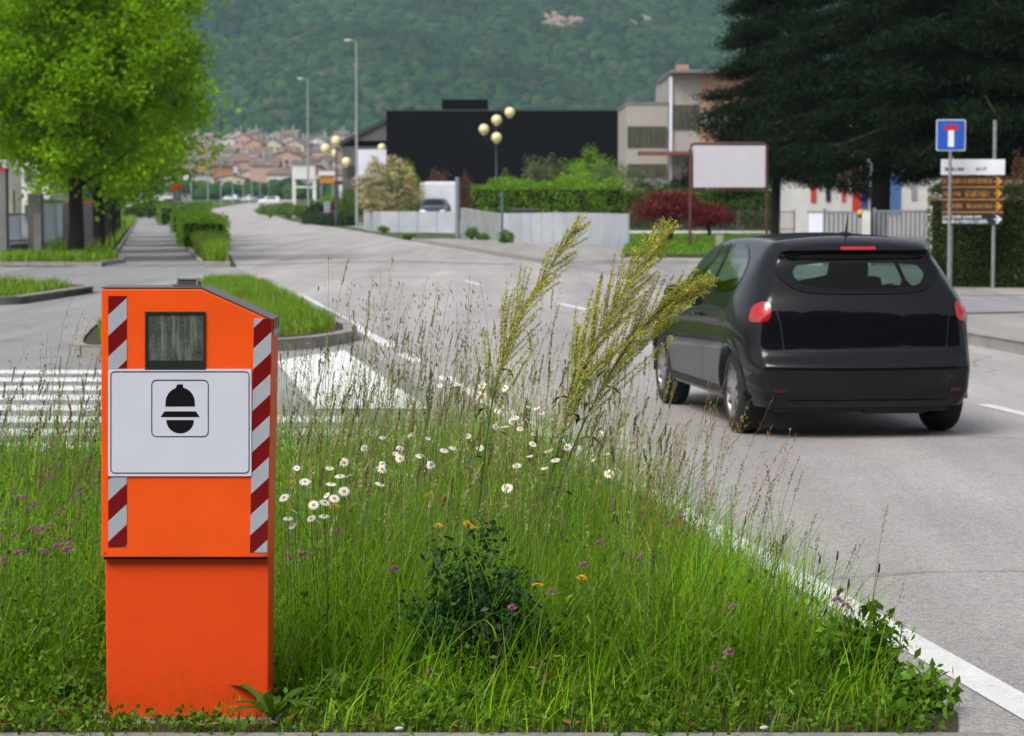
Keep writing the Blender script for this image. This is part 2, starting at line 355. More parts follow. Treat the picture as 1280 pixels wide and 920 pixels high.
# ---------------------------------------------------------------- orange roadside box
def stripes_mat(name, pitch, slope, phase):
    m = mat(name, (.5, .5, .5), rough=.35); n = m.node_tree.nodes; L = m.node_tree.links; b = n['Principled BSDF']
    tc = n.new('ShaderNodeTexCoord'); sx = n.new('ShaderNodeSeparateXYZ'); L.new(tc.outputs['Object'], sx.inputs[0])
    m1 = n.new('ShaderNodeMath'); m1.operation = 'MULTIPLY_ADD'; m1.inputs[1].default_value = -slope; L.new(sx.outputs[0], m1.inputs[0]); L.new(sx.outputs[2], m1.inputs[2])
    m2 = n.new('ShaderNodeMath'); m2.operation = 'MULTIPLY_ADD'; m2.inputs[1].default_value = 1/pitch; m2.inputs[2].default_value = phase+20; L.new(m1.outputs[0], m2.inputs[0])
    m3 = n.new('ShaderNodeMath'); m3.operation = 'FRACT'; L.new(m2.outputs[0], m3.inputs[0])
    m4 = n.new('ShaderNodeMath'); m4.operation = 'GREATER_THAN'; m4.inputs[1].default_value = .5; L.new(m3.outputs[0], m4.inputs[0])
    hx = n.new('ShaderNodeTexVoronoi'); hx.inputs['Scale'].default_value = 260; L.new(tc.outputs['Object'], hx.inputs[0])
    mr = n.new('ShaderNodeMapRange'); mr.inputs[1].default_value = 0; mr.inputs[2].default_value = .8; mr.inputs[3].default_value = 1.05; mr.inputs[4].default_value = .85; L.new(hx.outputs['Distance'], mr.inputs[0])
    mx = n.new('ShaderNodeMix'); mx.data_type = 'RGBA'; L.new(m4.outputs[0], mx.inputs[0]); mx.inputs[6].default_value = (.19, .002, .004, 1); mx.inputs[7].default_value = (.43, .47, .53, 1)
    cc = n.new('ShaderNodeCombineColor')
    for i in range(3): L.new(mr.outputs[0], cc.inputs[i])
    my = n.new('ShaderNodeMix'); my.data_type = 'RGBA'; my.blend_type = 'MULTIPLY'; my.inputs[0].default_value = 1; L.new(mx.outputs[2], my.inputs[6]); L.new(cc.outputs[0], my.inputs[7])
    L.new(my.outputs[2], b.inputs['Base Color']); return m
M_ORANGE = mat('orange_paint', (.93, .098, .006), (.88, .088, .006), scale=2.2, rough=.42, bump=.05, bscale=160, fine=(5, .07), spec=.4)
M_ORANGE2 = mat('orange_paint_shaded_weathered', (.83, .070, .003), (.79, .064, .003), scale=2.8, rough=.5, bump=.05, bscale=160, fine=(7, .03), spec=.35)  # deeper, redder orange holds the shade under the hood; weathered with dirt too
def dirt(m, z0, z1, c):
    n = m.node_tree.nodes; L = m.node_tree.links; b = n['Principled BSDF']; src = b.inputs['Base Color'].links[0].from_socket; tc = [x for x in n if x.type == 'TEX_COORD'][0]
    sx = n.new('ShaderNodeSeparateXYZ'); L.new(tc.outputs['Object'], sx.inputs[0]); nz = n.new('ShaderNodeTexNoise'); nz.inputs['Scale'].default_value = 26; nz.inputs['Detail'].default_value = 8; nz.inputs['Roughness'].default_value = .8; L.new(tc.outputs['Object'], nz.inputs[0])
    m1 = n.new('ShaderNodeMapRange'); m1.inputs[1].default_value = z0; m1.inputs[2].default_value = z1; m1.inputs[3].default_value = .36; m1.inputs[4].default_value = .0; L.new(sx.outputs[2], m1.inputs[0])
    m2 = n.new('ShaderNodeMath'); m2.operation = 'ADD'; L.new(nz.outputs['Fac'], m2.inputs[0]); L.new(m1.outputs[0], m2.inputs[1])
    m3 = n.new('ShaderNodeMapRange'); m3.inputs[1].default_value = .66; m3.inputs[2].default_value = .95; m3.inputs[4].default_value = .45; L.new(m2.outputs[0], m3.inputs[0])
    mx = n.new('ShaderNodeMix'); mx.data_type = 'RGBA'; L.new(m3.outputs[0], mx.inputs[0]); L.new(src, mx.inputs[6]); mx.inputs[7].default_value = (*c, 1); L.new(mx.outputs[2], b.inputs['Base Color'])
dirt(M_ORANGE2, .0, .26, (.22, .06, .015))
M_SIGN = mat('sign_film', (.66, .69, .80), (.63, .66, .77), scale=1.5, rough=.3, fine=(7, .02))
M_BLACK = flat('black_film', (.006, .006, .007), .5, spec=.2)
M_STEEL = mat('galvanised_steel', (.36, .37, .38), (.25, .26, .27), scale=9, rough=.45, metal=.7, fine=(30, .1))
M_EDGE = flat('grey_edge', (.13, .12, .12), .6)
YF = 7.42
root = thing('speed_camera_box', 'bright orange roadside camera box with white sign and red-white striped tapes', 'camera box', (W(236, 908, 7.5).x, 7.55, 0))
def P(px, py, dy=0.0): return W(px, py, YF)+Vector((0, dy, 0))
hood = [P(126.5, 361), P(126.5, 697), P(335.5, 697), P(340.5, 401), P(252, 361)]
mb = MB(); mb.prism([hood[i] for i in range(5)], (0.0, .20, 0)); o = rel_build(mb, 'hood', M_ORANGE, root)
bv = o.modifiers.new('b', 'BEVEL'); bv.width = .005; bv.segments = 3; bv.limit_method = 'ANGLE'; bv.angle_limit = R(25)
# thin rolled lip along the bottom of the hood, darker rubber edge on the roof
mb = MB(); z0 = P(128, 697).z; mb.box(((hood[1].x+hood[2].x)/2, YF+.10, z0-.0035), (hood[2].x-hood[1].x-.012, .18, .006)); rel_build(mb, 'rubber_seal', M_BLACK, root)
mb = MB()
for a, b in ((hood[0], hood[4]), (hood[4], hood[3])):
    d = (b-a).normalized(); nrm = Vector((-d.z, 0, d.x)); nrm = nrm if nrm.z > 0 else -nrm
    q = [a+nrm*.002, b+nrm*.002, b+nrm*.002+Vector((0, .20, 0)), a+nrm*.002+Vector((0, .20, 0))]
    mb.prism(q, nrm*.003)
rel_build(mb, 'roof_sheet', M_EDGE, root)
# lower column
cl = [P(129, 697, .03), P(131.5, 906, .03), P(334, 906, .03), P(335.5, 697, .03)]
cl[0].z += .02; cl[3].z += .02
mb = MB(); mb.prism(cl, (0, .165, 0)); o = rel_build(mb, 'lower_column', M_ORANGE2, root)
bv = o.modifiers.new('b', 'BEVEL'); bv.width = .006; bv.segments = 3; bv.limit_method = 'ANGLE'
mb = MB(); mb.box((root.location.x-.005, 7.545, -.008), (.60, .32, .05), bev=.008); o = rel_build(mb, 'plinth', M_CONC, root)
def patch(name, pts, m, dy, th=.003, par=None):
    mb = MB(); mb.prism([p+Vector((0, -dy, 0)) for p in pts], (0, -th, 0)); return rel_build(mb, name, m, root) if par is None else par_build(mb, name, m, par)
def par_build(mb, name, m, par): return mb.build(name, m, par, rel=root.location)
def rrect(x0, y0, x1, y1, r, k=6):
    out = []
    for (cx_, cy_, a0) in ((x0+r, y0+r, 180), (x1-r, y0+r, 270), (x1-r, y1-r, 0), (x0+r, y1-r, 90)):
        for i in range(k+1):
            a = R(a0+90*i/k); out.append((cx_+r*math.cos(a), cy_+r*math.sin(a)))
    return out
def ring_line(mb, pts, w, dy):
    # closed line of constant width w (px) on the front plane
    n = len(pts); cx_ = sum(p[0] for p in pts)/n; cy_ = sum(p[1] for p in pts)/n
    vs = []; fs = []
    for i in range(n):
        a, b = Vector(pts[i-1]), Vector(pts[(i+1) % n]); t = (b-a).normalized(); nn = Vector((-t.y, t.x))
        for s_ in (-.5, .5):
            q = Vector(pts[i])+nn*w*s_; vs.append(P(q.x, q.y, -dy))
    for i in range(n): j = (i+1) % n; fs.append([2*i, 2*i+1, 2*j+1, 2*j])
    mb.add(vs, fs)
# glazed camera window: a recessed frame, a dark box behind and a dusty pane
mb = MB()
x0, y0, x1, y1 = 183, 391, 255.5, 460.5
for (a, b, c_, d_) in ((x0-1.5, y0-1.5, x1+1.5, y0+1.5), (x0-1.5, y1-1.5, x1+1.5, y1+1.5), (x0-1.5, y0+1.5, x0+1.5, y1-1.5), (x1-1.5, y0+1.5, x1+1.5, y1-1.5)):
    mb.prism([P(a, b, -.002), P(a, d_, -.002), P(c_, d_, -.002), P(c_, b, -.002)], (0, -.004, 0))
fr = rel_build(mb, 'window_frame', flat('dark_rubber', (.012, .014, .012), .6), root)
M_DUST = mat('dusty_glass', (.055, .062, .055), (.10, .112, .10), scale=18, rough=.25, fine=(120, .3), spec=.5)
n = M_DUST.node_tree.nodes; L = M_DUST.node_tree.links; b_ = n['Principled BSDF']; src = b_.inputs['Base Color'].links[0].from_socket
tc = [x for x in n if x.type == 'TEX_COORD'][0]
mp = n.new('ShaderNodeMapping'); mp.inputs['Scale'].default_value = (62, 1, 5); L.new(tc.outputs['Object'], mp.inputs[0])     # rain streaks
nz = n.new('ShaderNodeTexNoise'); nz.inputs['Scale'].default_value = 1; nz.inputs['Detail'].default_value = 5; L.new(mp.outputs[0], nz.inputs[0])
mr = n.new('ShaderNodeMapRange'); mr.inputs[1].default_value = .50; mr.inputs[2].default_value = .72; L.new(nz.outputs['Fac'], mr.inputs[0])
mx = n.new('ShaderNodeMix'); mx.data_type = 'RGBA'; L.new(mr.outputs[0], mx.inputs[0]); L.new(src, mx.inputs[6]); mx.inputs[7].default_value = (.22, .25, .22, 1); L.new(mx.outputs[2], b_.inputs['Base Color'])
pane = patch('window_pane', [P(x0, y0), P(x0, y1-10), P(x1, y1-10), P(x1, y0)], M_DUST, .0005, .0015)
patch('window_shelf', [P(x0, y1-10), P(x0, y1), P(x1, y1), P(x1, y1-10)], flat('window_dark', (.02, .024, .02), .4), .0005, .0018)
# white sign
sg = patch('sign_plate', [P(*p) for p in rrect(135.5, 461, 314.5, 595, 2, 2)][::-1], M_SIGN, .0022, .003)
mb = MB(); ring_line(mb, rrect(139, 464.5, 311.5, 591, 5), 1.1, .0062); ring_line(mb, rrect(190, 475, 260.5, 545.5, 6), 1.1, .0062)
par_build(mb, 'border_line', M_BLACK, sg)
dome = [(207, 508)]+[(225.5-18.3*math.cos(R(a)), 503-19*math.sin(R(a))) for a in range(0, 80, 8)]+[(222, 480.3), (229, 480.3)]+[(225.5+18.3*math.cos(R(a)), 503-19*math.sin(R(a))) for a in range(78, -1, -8)]+[(244, 508)]
brim = [(206, 514), (201, 521.2), (250.3, 521.2), (245, 514)]
face = [(208.3, 524.8)]+[(225.5-17*math.cos(R(a)), 526+15.5*math.sin(R(a))) for a in range(4, 180, 8)]+[(242.7, 524.8)]
mb = MB()
for pl in (dome, brim, face):
    q = [P(a, b, -.0058) for a, b in pl]; c0 = sum(q, Vector())/len(q)
    mb.add([c0]+q, [[0, 1+i, 1+(i+1) % len(q)] for i in range(len(q))])
par_build(mb, 'helmet_pictogram', M_BLACK, sg)
# striped reflective tapes
SL = stripes_mat('striped_tape', .127, .93, .23)
patch('striped_tape', [P(135.5, 370), P(135.5, 460.5), P(158.5, 460.5), P(158.5, 370)], SL, .0006, .0012)
patch('striped_tape', [P(135.5, 595.6), P(135.5, 684), P(158.5, 683), P(158.5, 595.6)], SL, .0006, .0012)
SR = stripes_mat('striped_tape_long', .1265, .93, .30)
patch('striped_tape', [P(317.5, 398), P(312.5, 690.5), P(334, 690.5), P(339.6, 400.5), P(339, 398.5)], SR, .0006, .0012)
mb = MB(); xs = P(340.6, 398).x+.001
mb.prism([Vector((xs, YF+.012, P(340, 400).z)), Vector((xs, YF+.19, P(340, 400).z)), Vector((xs, YF+.19, P(340, 420).z)), Vector((xs, YF+.012, P(340, 420).z))], (.0015, 0, 0))
rel_build(mb, 'striped_tape', SR, root)
# bolts and the lifting bracket on the roof
for (px, py) in ((130.5, 690), (330, 693)):
    mb = MB(); mb.tube([P(px, py, -.001), P(px, py, -.004)], .0035, 8); rel_build(mb, 'bolt', M_STEEL, root)
mb = MB(); zt = P(230, 361).z; xa, xb = P(214, 361).x, P(247, 361).x; ym = YF+.07
mb.box(((xa+xb)/2, ym, zt+.007), (xb-xa, .05, .006)); mb.box(((xa+xb)/2, ym+.06, zt+.012), ((xb-xa)*.8, .03, .016))
for x in (xa+.01, xb-.01): mb.tube([(x, ym, zt+.008), (x, ym+.01, zt+.03)], .004, 8)
mb.tube([(xa+.01, ym+.01, zt+.026), (xb-.01, ym+.01, zt+.026)], .0045, 8)
rel_build(mb, 'lifting_bracket', flat('dull_metal', (.12, .12, .11), .5, .6), root)
# ---------------------------------------------------------------- the black hatchback
M_PAINT = mat('black_car_paint', (.0045, .0045, .0065), (.0038, .0038, .0055), scale=1, rough=.4, coat=.75, spec=.03)
M_PAINT.node_tree.nodes['Principled BSDF'].inputs['Coat Roughness'].default_value = .05
M_PAINT.node_tree.nodes['Principled BSDF'].inputs['Coat IOR'].default_value = 1.45
M_TRIM = flat('black_plastic', (.008, .008, .009), .6)
M_RUBBER = flat('tyre_rubber', (.012, .012, .012), .85)
M_ALLOY = flat('alloy', (.42, .42, .44), .32, .85)
M_RED = mat('red_lamp', (.40, .003, .008), (.28, .002, .006), scale=14, rough=.15, coat=.8)
M_REDD = mat('red_reflector', (.05, .002, .002), rough=.3)
M_INT = flat('car_interior', (.02, .02, .021), .8)
def glass_mat(name, tint, alpha):
    m = bpy.data.materials.new(name); m.use_nodes = True; n = m.node_tree.nodes; L = m.node_tree.links; n.remove(n['Principled BSDF'])
    tr = n.new('ShaderNodeBsdfTransparent'); tr.inputs[0].default_value = (*tint, 1); gl = n.new('ShaderNodeBsdfGlossy'); gl.inputs['Roughness'].default_value = .03
    fr = n.new('ShaderNodeLayerWeight'); fr.inputs[0].default_value = .5; ms = n.new('ShaderNodeMixShader')
    pw = n.new('ShaderNodeMath'); pw.operation = 'POWER'; pw.inputs[1].default_value = 4; L.new(fr.outputs['Facing'], pw.inputs[0])
    ad = n.new('ShaderNodeMath'); ad.operation = 'MULTIPLY_ADD'; ad.inputs[1].default_value = .9; ad.inputs[2].default_value = .028+alpha; ad.use_clamp = True
    L.new(pw.outputs[0], ad.inputs[0])
    L.new(ad.outputs[0], ms.inputs[0]); L.new(tr.outputs[0], ms.inputs[1]); L.new(gl.outputs[0], ms.inputs[2]); L.new(ms.outputs[0], n['Material Output'].inputs[0])
    return m
M_GLASS = glass_mat('car_glass', (.52, .66, .62), .0)
def make_car(name, label, loc, rz, paint, group=None, detail=True):
    root = thing(name, label, 'car', loc, rz, group)
    # profile rows 0..10 at the stations along the length; y0: rear silhouette of each row
    rz_ = [.23, .31, .39, .53, .62, .91, 1.035, 1.15, 1.29, 1.350, 1.385]
    rw = [.72, .76, .765, .78, .765, .755, .70, .635, .585, .56, .48]
    ry = [.11, .035, .045, .03, .115, .145, .20, .29, .41, .335, .37]
    st = [(.30, 1.0), (.55, 1.0), (.95, 1), (1.45, 1), (2.0, 1), (2.45, 1), (2.75, 1), (3.05, 1), (3.3, 1), (3.6, 1), (3.88, 1), (4.06, 1)]
    ys = [.27, .60, .98, 1.45, 1.95, 2.38, 2.72, 3.02, 3.25, 3.55, 3.86, 4.05]
    zroof = [None, 1.415, 1.432, 1.437, 1.42, 1.37, 1.255, 1.085, .985, .925, .84, .70]
    zbelt = [1.03, 1.03, 1.01, .99, .975, .965, .955, .95, .92, .86, .77, .63]
    wbelt = [.775, .81, .81, .80, .80, .80, .80, .80, .79, .76, .69, .55]
    wroof = [.57, .58, .575, .58, .58, .575, .61, .64, .65, .60, .52, .40]
    wmax = [.845, .885, .868, .862, .862, .864, .868, .875, .878, .86, .79, .62]
    rows = []
    K = 11; V = []; idx = {}
    def ring(i):
        out = []
        if i == 0:
            return [(rw[k], ry[k], rz_[k]) for k in range(K)]
        j = i-1; y = ys[j]; wm = wmax[j]; zb = zbelt[j]; wb = wbelt[j]
        zr = zroof[j] if zroof[j] else 1.425; wr = wroof[j]
        lo = [.23, .31, .40, .54, .64, .90]; sc = min(1, (zb-.03)/.9)
        fr_ = [.93, .965, .985, .99, 1.0, .985] if j > 0 else [.92, .975, .995, 1.0, 1.0, .985]
        for k in range(6):
            z = .23+(lo[k]-.23)*min(1, (zb-.08-.23)/.68)
            out.append((wm*fr_[k], y, z))
        f = [0, .36, .80, .955, 1.0]; g = [0, .30, .78, .93, 1.12]
        for a, b in zip(f, g): out.append((wb+(wr-wb)*b, y, zb+(zr-zb)*a*.985))
        return out
    N = len(ys)+1
    rings = [ring(i) for i in range(N)]
    # near the rear the upper rows sit further forward than the station
    for k in range(K):
        if rings[1][k][1] < ry[k]+.12: x, y, z = rings[1][k]; rings[1][k] = (x, ry[k]+.14, z)
    cols = [1, .93, .72, .38, 0, -.38, -.72, -.93, -1]
    vid = {}
    def vert(key, co):
        if key not in vid: vid[key] = len(V); V.append(co)
        return vid[key]
    def side(i, k, s):
        x, y, z = rings[i][k]; return vert(('s', i, k, s), (x*s, y, z))
    def top(i, c):
        if c in (1, -1): return side(i, K-1, c)
        x, y, z = rings[i][K-1]
        j = i-1; zc = z+.040 if i > 0 else z+.022
        return vert(('t', i, c), (x*c, y-(.045*(1-abs(c)**2) if i == 0 else 0), z+(zc-z)*(1-c*c)))
    def rear(k, c):
        if c in (1, -1): return side(0, k, c)
        if k == K-1: return top(0, c)
        x, y, z = rings[0][k]; bow = [.09, .10, .11, .11, .08, .08, .075, .06, .05, .05, .05][k]
        return vert(('r', k, c), (x*c, y-bow*(1-abs(c)**3.0), z))
    def front(k, c):
        if c in (1, -1): return side(N-1, k, c)
        if k == K-1: return top(N-1, c)
        x, y, z = rings[N-1][k]
        return vert(('f', k, c), (x*c, y+.09*(1-abs(c)**2.2), z))
    Fc = []
    for i in range(N-1):
        for k in range(K-1):
            Fc.append([side(i, k, 1), side(i+1, k, 1), side(i+1, k+1, 1), side(i, k+1, 1)])
            Fc.append([side(i, k, -1), side(i, k+1, -1), side(i+1, k+1, -1), side(i+1, k, -1)])
        for a, b in zip(cols, cols[1:]): Fc.append([top(i, a), top(i+1, a), top(i+1, b), top(i, b)])
    for k in range(K-1):
        for a, b in zip(cols, cols[1:]):
            Fc.append([rear(k, a), rear(k+1, a), rear(k+1, b), rear(k, b)])
            Fc.append([front(k, a), front(k, b), front(k+1, b), front(k+1, a)])
    me = bpy.data.meshes.new('cage'); me.from_pydata(V, [], Fc); me.update()
    # crease the bumper ledge and the spoiler edge
    cr = me.attributes.new('crease_edge', 'FLOAT', 'EDGE')
    hot = {}
    for c in cols[1:-1]:
        for k, v in ((3, .35), (9, .6), (4, .3), (6, .2)): hot[rear(k, c)] = (k, v)
    for k, v in ((3, .35), (9, .6), (4, .3), (6, .2)):
        hot[side(0, k, 1)] = (k, v); hot[side(0, k, -1)] = (k, v)
    for e in me.edges:
        a, b = e.vertices
        if a in hot and b in hot and hot[a][0] == hot[b][0]: cr.data[e.index].value = hot[a][1]
    ob = bpy.data.objects.new('cage', me); link(ob)
    sb = ob.modifiers.new('s', 'SUBSURF'); sb.levels = 4 if detail else 2; sb.render_levels = sb.levels
    dg = bpy.context.evaluated_depsgraph_get(); ev = ob.evaluated_get(dg); bm = bmesh.new(); bm.from_mesh(ev.to_mesh()); ev.to_mesh_clear()
    bpy.data.objects.remove(ob)
    bmesh.ops.recalc_face_normals(bm, faces=bm.faces)
    bvh = BVHTree.FromBMesh(bm)
    def inpoly(p, poly):
        c_ = False
        for i in range(len(poly)):
            (x1_, y1_), (x2_, y2_) = poly[i-1], poly[i]
            if (y1_ > p[1]) != (y2_ > p[1]) and p[0] < (x2_-x1_)*(p[1]-y1_)/(y2_-y1_)+x1_: c_ = not c_
        return c_
    FR = {'rear': lambda u, v: (Vector((u, -2, v)), Vector((0, 1, 0))), 'front': lambda u, v: (Vector((u, 7, v)), Vector((0, -1, 0))),
          'left': lambda u, v: (Vector((-3, u, v)), Vector((1, 0, 0))), 'right': lambda u, v: (Vector((3, u, v)), Vector((-1, 0, 0))),
          'cl': lambda u, v: (Vector((-2, -2, v))+Vector((1, -1, 0))*u*.7071, Vector((.7071, .7071, 0))),
          'cr': lambda u, v: (Vector((2, -2, v))+Vector((-1, -1, 0))*u*.7071, Vector((-.7071, .7071, 0)))}
    def dense(poly, st_=.03):
        out = []
        for i in range(len(poly)):
            a, b = Vector(poly[i]), Vector(poly[(i+1) % len(poly)]); k = max(1, int((b-a).length/st_))
            out += [tuple(a.lerp(b, j/k)) for j in range(k)]
        return out
    def rounded(poly, it=3):
        P_ = [Vector(p) for p in poly]
        for _ in range(it):
            P_ = [q for i in range(len(P_)) for q in (P_[i].lerp(P_[(i+1) % len(P_)], .22), P_[i].lerp(P_[(i+1) % len(P_)], .78))]
        return [tuple(p) for p in P_]
    def panel(nm, poly, fr_, m, off=.004, inner=None, rings_=5, parent=None, th=0.0):
        # conforming panel; with inner (list of same length) it is a ring between poly and inner
        n_ = len(poly); c = Vector((sum(p[0] for p in poly)/n_, sum(p[1] for p in poly)/n_)); mb = MB(); vs = []; fs = []
        lev = [i/rings_ for i in range(rings_+1)]
        for t in lev:
            for i, p in enumerate(poly):
                q = Vector(p).lerp(Vector(inner[i]) if inner else c, t*(1 if inner else .985))
                o_, d_ = FR[fr_](q.x, q.y); h, nn, _, _ = bvh.ray_cast(o_, d_)
                if h is None: h = vs[-1] if vs else Vector((0, 0, 0)); nn = -d_; vs.append(h); continue
                if nn.dot(d_) > 0: nn = -nn
                vs.append(h+nn*off)
        for r_ in range(rings_):
            for i in range(n_): j = (i+1) % n_; fs.append([r_*n_+i, r_*n_+j, (r_+1)*n_+j, (r_+1)*n_+i])
        if not inner: fs.append([rings_*n_+i for i in range(n_)])
        mb.add(vs, fs, True); return mb.build(nm, m, parent or root)
    def cut(poly, fr_):
        kill = []
        for f_ in bm.faces:
            c = f_.calc_center_median(); nn = f_.normal
            if fr_ in ('left', 'right'):
                if (c.x < 0) == (fr_ == 'left') and abs(nn.x) > .35 and inpoly((c.y, c.z), poly): kill.append(f_)
            elif fr_ == 'rear':
                if c.y < 1.2 and nn.y < -.2 and inpoly((c.x, c.z), poly): kill.append(f_)
            elif fr_ == 'front':
                if c.y > 2.2 and nn.y > .2 and inpoly((c.x, c.z), poly): kill.append(f_)
        bmesh.ops.delete(bm, geom=kill, context='FACES')
    def shrink(poly, d):
        c = Vector((sum(p[0] for p in poly)/len(poly), sum(p[1] for p in poly)/len(poly)))
        return [tuple(c+(Vector(p)-c)*(1-d/max(.05, (Vector(p)-c).length))) for p in poly]
    M_FRIT = M_BLK_GLOSS
    # rear window
    rwn = dense(rounded([(-.50, 1.325), (.50, 1.325), (.60, 1.23), (.61, 1.17), (.50, 1.065), (.32, 1.035), (-.32, 1.035), (-.50, 1.065), (-.61, 1.17), (-.60, 1.23)], 1), .04)
    rin = dense(rounded([(-.44, 1.255), (.44, 1.255), (.50, 1.17), (.40, 1.07), (-.40, 1.07), (-.50, 1.17)], 1), .04)
    def match(outer, inner):
        # resample the inner outline by angle so that it pairs with the outer one
        c = Vector((sum(p[0] for p in outer)/len(outer), sum(p[1] for p in outer)/len(outer))); out = []
        for p in outer:
            d_ = (Vector(p)-c).normalized(); best = None
            for i in range(len(inner)):
                a, b = Vector(inner[i-1])-c, Vector(inner[i])-c; e_ = b-a; den = d_.x*e_.y-d_.y*e_.x
                if abs(den) < 1e-9: continue
                t = (a.x*e_.y-a.y*e_.x)/den; s_ = (a.x*d_.y-a.y*d_.x)/den
                if t > 0 and -1e-6 <= s_ <= 1+1e-6: best = t if best is None else max(best, t)
            out.append(tuple(c+d_*(best if best else .3)))
        return out
    if detail:
        gz = match(rwn, rin)
        gl = panel('rear_window', gz, 'rear', M_GLASS, .006)
        panel('black_surround', rwn, 'rear', M_FRIT, .006, inner=gz, rings_=3, parent=gl)  # black border; its deep top band stands in for the spoiler's shade
        sides = [('front_door_window', [(1.66, .995), (2.55, .97), (2.80, .985), (2.42, 1.24), (2.12, 1.36), (1.64, 1.395)]),
                 ('rear_door_window', [(.72, 1.11), (.90, 1.03), (1.60, 1.0), (1.58, 1.395), (1.15, 1.385), (.80, 1.26)])]
        for fr_ in ('left', 'right'):
            for nm, pl in sides:
                o1 = dense(rounded(pl, 1), .04); i1 = shrink(o1, .025)
                g_ = panel(nm, i1, fr_, M_GLASS, .004)
                panel('black_surround', o1, fr_, M_FRIT, .004, inner=i1, rings_=2, parent=g_)
        ws = dense(rounded([(-.60, 1.00), (.60, 1.00), (.50, 1.345), (-.50, 1.345)], 1), .05); wi = shrink(ws, .05)
        g_ = panel('windscreen', wi, 'front', M_GLASS, .004); panel('black_surround', ws, 'front', M_FRIT, .004, inner=wi, rings_=2, parent=g_)
        for s_, fr_ in ((-1, 'cl'), (1, 'cr')):
            q = [(1.58-.0, .80), (1.60, .925), (1.42, .935), (1.30, .90), (1.33, .805), (1.45, .79)] if False else None
        # tail lamps wrap round the corners
        def corner(u): return u
        for s_, fr_ in ((-1, 'cl'), (1, 'cr')):
            uu = [-.76, -.745, -.65, -.585, -.575, -.64]; zz = [.84, .95, .985, .965, .85, .835]
            pl = dense(rounded(list(zip(uu, zz)), 1), .03); tl = panel('tail_lamp', pl, fr_, M_RED, .010)
            q2 = dense(rounded([(-.70, .89), (-.61, .89), (-.61, .925), (-.70, .93)], 2), .02); panel('lamp_lens', q2, fr_, M_LENS, .014, parent=tl)
        # bumper: dark lower insert, reflectors, tailgate seam, wiper, third brake lamp
        panel('bumper_insert', dense([(-.55, .235), (.55, .235), (.60, .285), (-.60, .285)]), 'rear', M_TRIM, .006)
        for s_ in (-1, 1): panel('reflector', dense([(s_*.60, .345), (s_*.69, .345), (s_*.69, .37), (s_*.60, .37)][::s_]), 'rear', M_REDD, .008)
        panel('third_brake_lamp', dense([(-.13, 1.352), (.13, 1.352), (.13, 1.37), (-.13, 1.37)]), 'rear', M_RED, .01, rings_=2)
        def seam(nm, pts, fr_, w_=.006, m=M_TRIM):
            a_ = [Vector(p) for p in pts]; vs = []; fs = []; D_ = []
            for p, q in zip(a_, a_[1:]):
                k = max(1, int((q-p).length/.03)); D_ += [p.lerp(q, j/k) for j in range(k)]
            D_.append(a_[-1])
            for i, p in enumerate(D_):
                t = (D_[min(i+1, len(D_)-1)]-D_[max(i-1, 0)]).normalized(); nn = Vector((-t.y, t.x))*w_/2
                for s_ in (-1, 1):
                    o_, d_ = FR[fr_](p.x+nn.x*s_, p.y+nn.y*s_); h, n2, _, _ = bvh.ray_cast(o_, d_)
                    if h is None: h = vs[-1] if vs else Vector((0, 0, 0)); n2 = -d_
                    if n2.dot(d_) > 0: n2 = -n2
                    vs.append(h+n2*.003)
            for i in range(len(D_)-1): fs.append([2*i, 2*i+1, 2*i+3, 2*i+2])
            mb = MB(); mb.add(vs, fs, True); return mb.build(nm, m, root)
        seam('tailgate_seam', [(-.66, .98), (-.62, .83), (-.60, .635), (.60, .635), (.62, .83), (.66, .98)], 'rear')
        for fr_ in ('left', 'right'):
            seam('door_seam', [(1.62, .95), (1.62, .30), (2.72, .28), (2.86, .45), (2.82, .92)], fr_)
            seam('door_seam', [(1.60, .30), (1.05, .30), (.98, .60), (.78, .80), (.72, 1.05)], fr_)
            seam('sill_trim', [(1.08, .285), (2.80, .285)], fr_, .06)
            panel('fuel_flap', [(.50+.075*math.cos(a*.5236), .80+.075*math.sin(a*.5236)) for a in range(12)], fr_, paint, .0035) if fr_ == 'right' else None
        for s_, fr_ in ((-1, 'left'), (1, 'right')):
            for yy, zz in ((1.76, .83),):
                mb = MB(); o_, d_ = FR[fr_](yy, zz); h = bvh.ray_cast(o_, d_)[0]
                mb.tube([h+Vector((s_*.004, -.09, 0)), h+Vector((s_*.04, -.05, .005)), h+Vector((s_*.04, .05, .005)), h+Vector((s_*.004, .09, 0))], [.010, .014, .014, .010], 8); mb.build('door_handle', paint, root)
            mb = MB(); mb.sphere((s_*.90, 2.48, .97), .085, 16, (1.0, .6, .75)); mb.tube([(s_*.80, 2.52, .965), (s_*.90, 2.50, .98)], [.03, .025], 8); mr_ = mb.build('wing_mirror', paint, root)
            mb = MB(); mb.box((s_*.90, 2.432, .97), (.12, .008, .085), bev=.002); mb.build('mirror_glass', M_BLK_GLOSS, mr_)
        mb = MB(); mb.tube([(0, .16, 1.045), (.1, .175, 1.06), (.36, .19, 1.075)], [.012, .008, .006], 6); mb.build('wiper', M_TRIM, root)
        mb = MB(); mb.tube([(0, .62, 1.46), (0, .585, 1.56), (0, .56, 1.60)], [.010, .005, .003], 6); mb.box((0, .63, 1.468), (.05, .10, .02), bev=.006); mb.build('antenna', M_TRIM, root)
        cut([tuple(Vector(a).lerp(Vector(b), .35)) for a, b in zip(gz, rwn)], 'rear')
        for fr_ in ('left', 'right'):
            for nm, pl in sides: cut(shrink(dense(rounded(pl, 1), .04), .018), fr_)
        cut(shrink(ws, .03), 'front')
        # interior
        mb = MB()
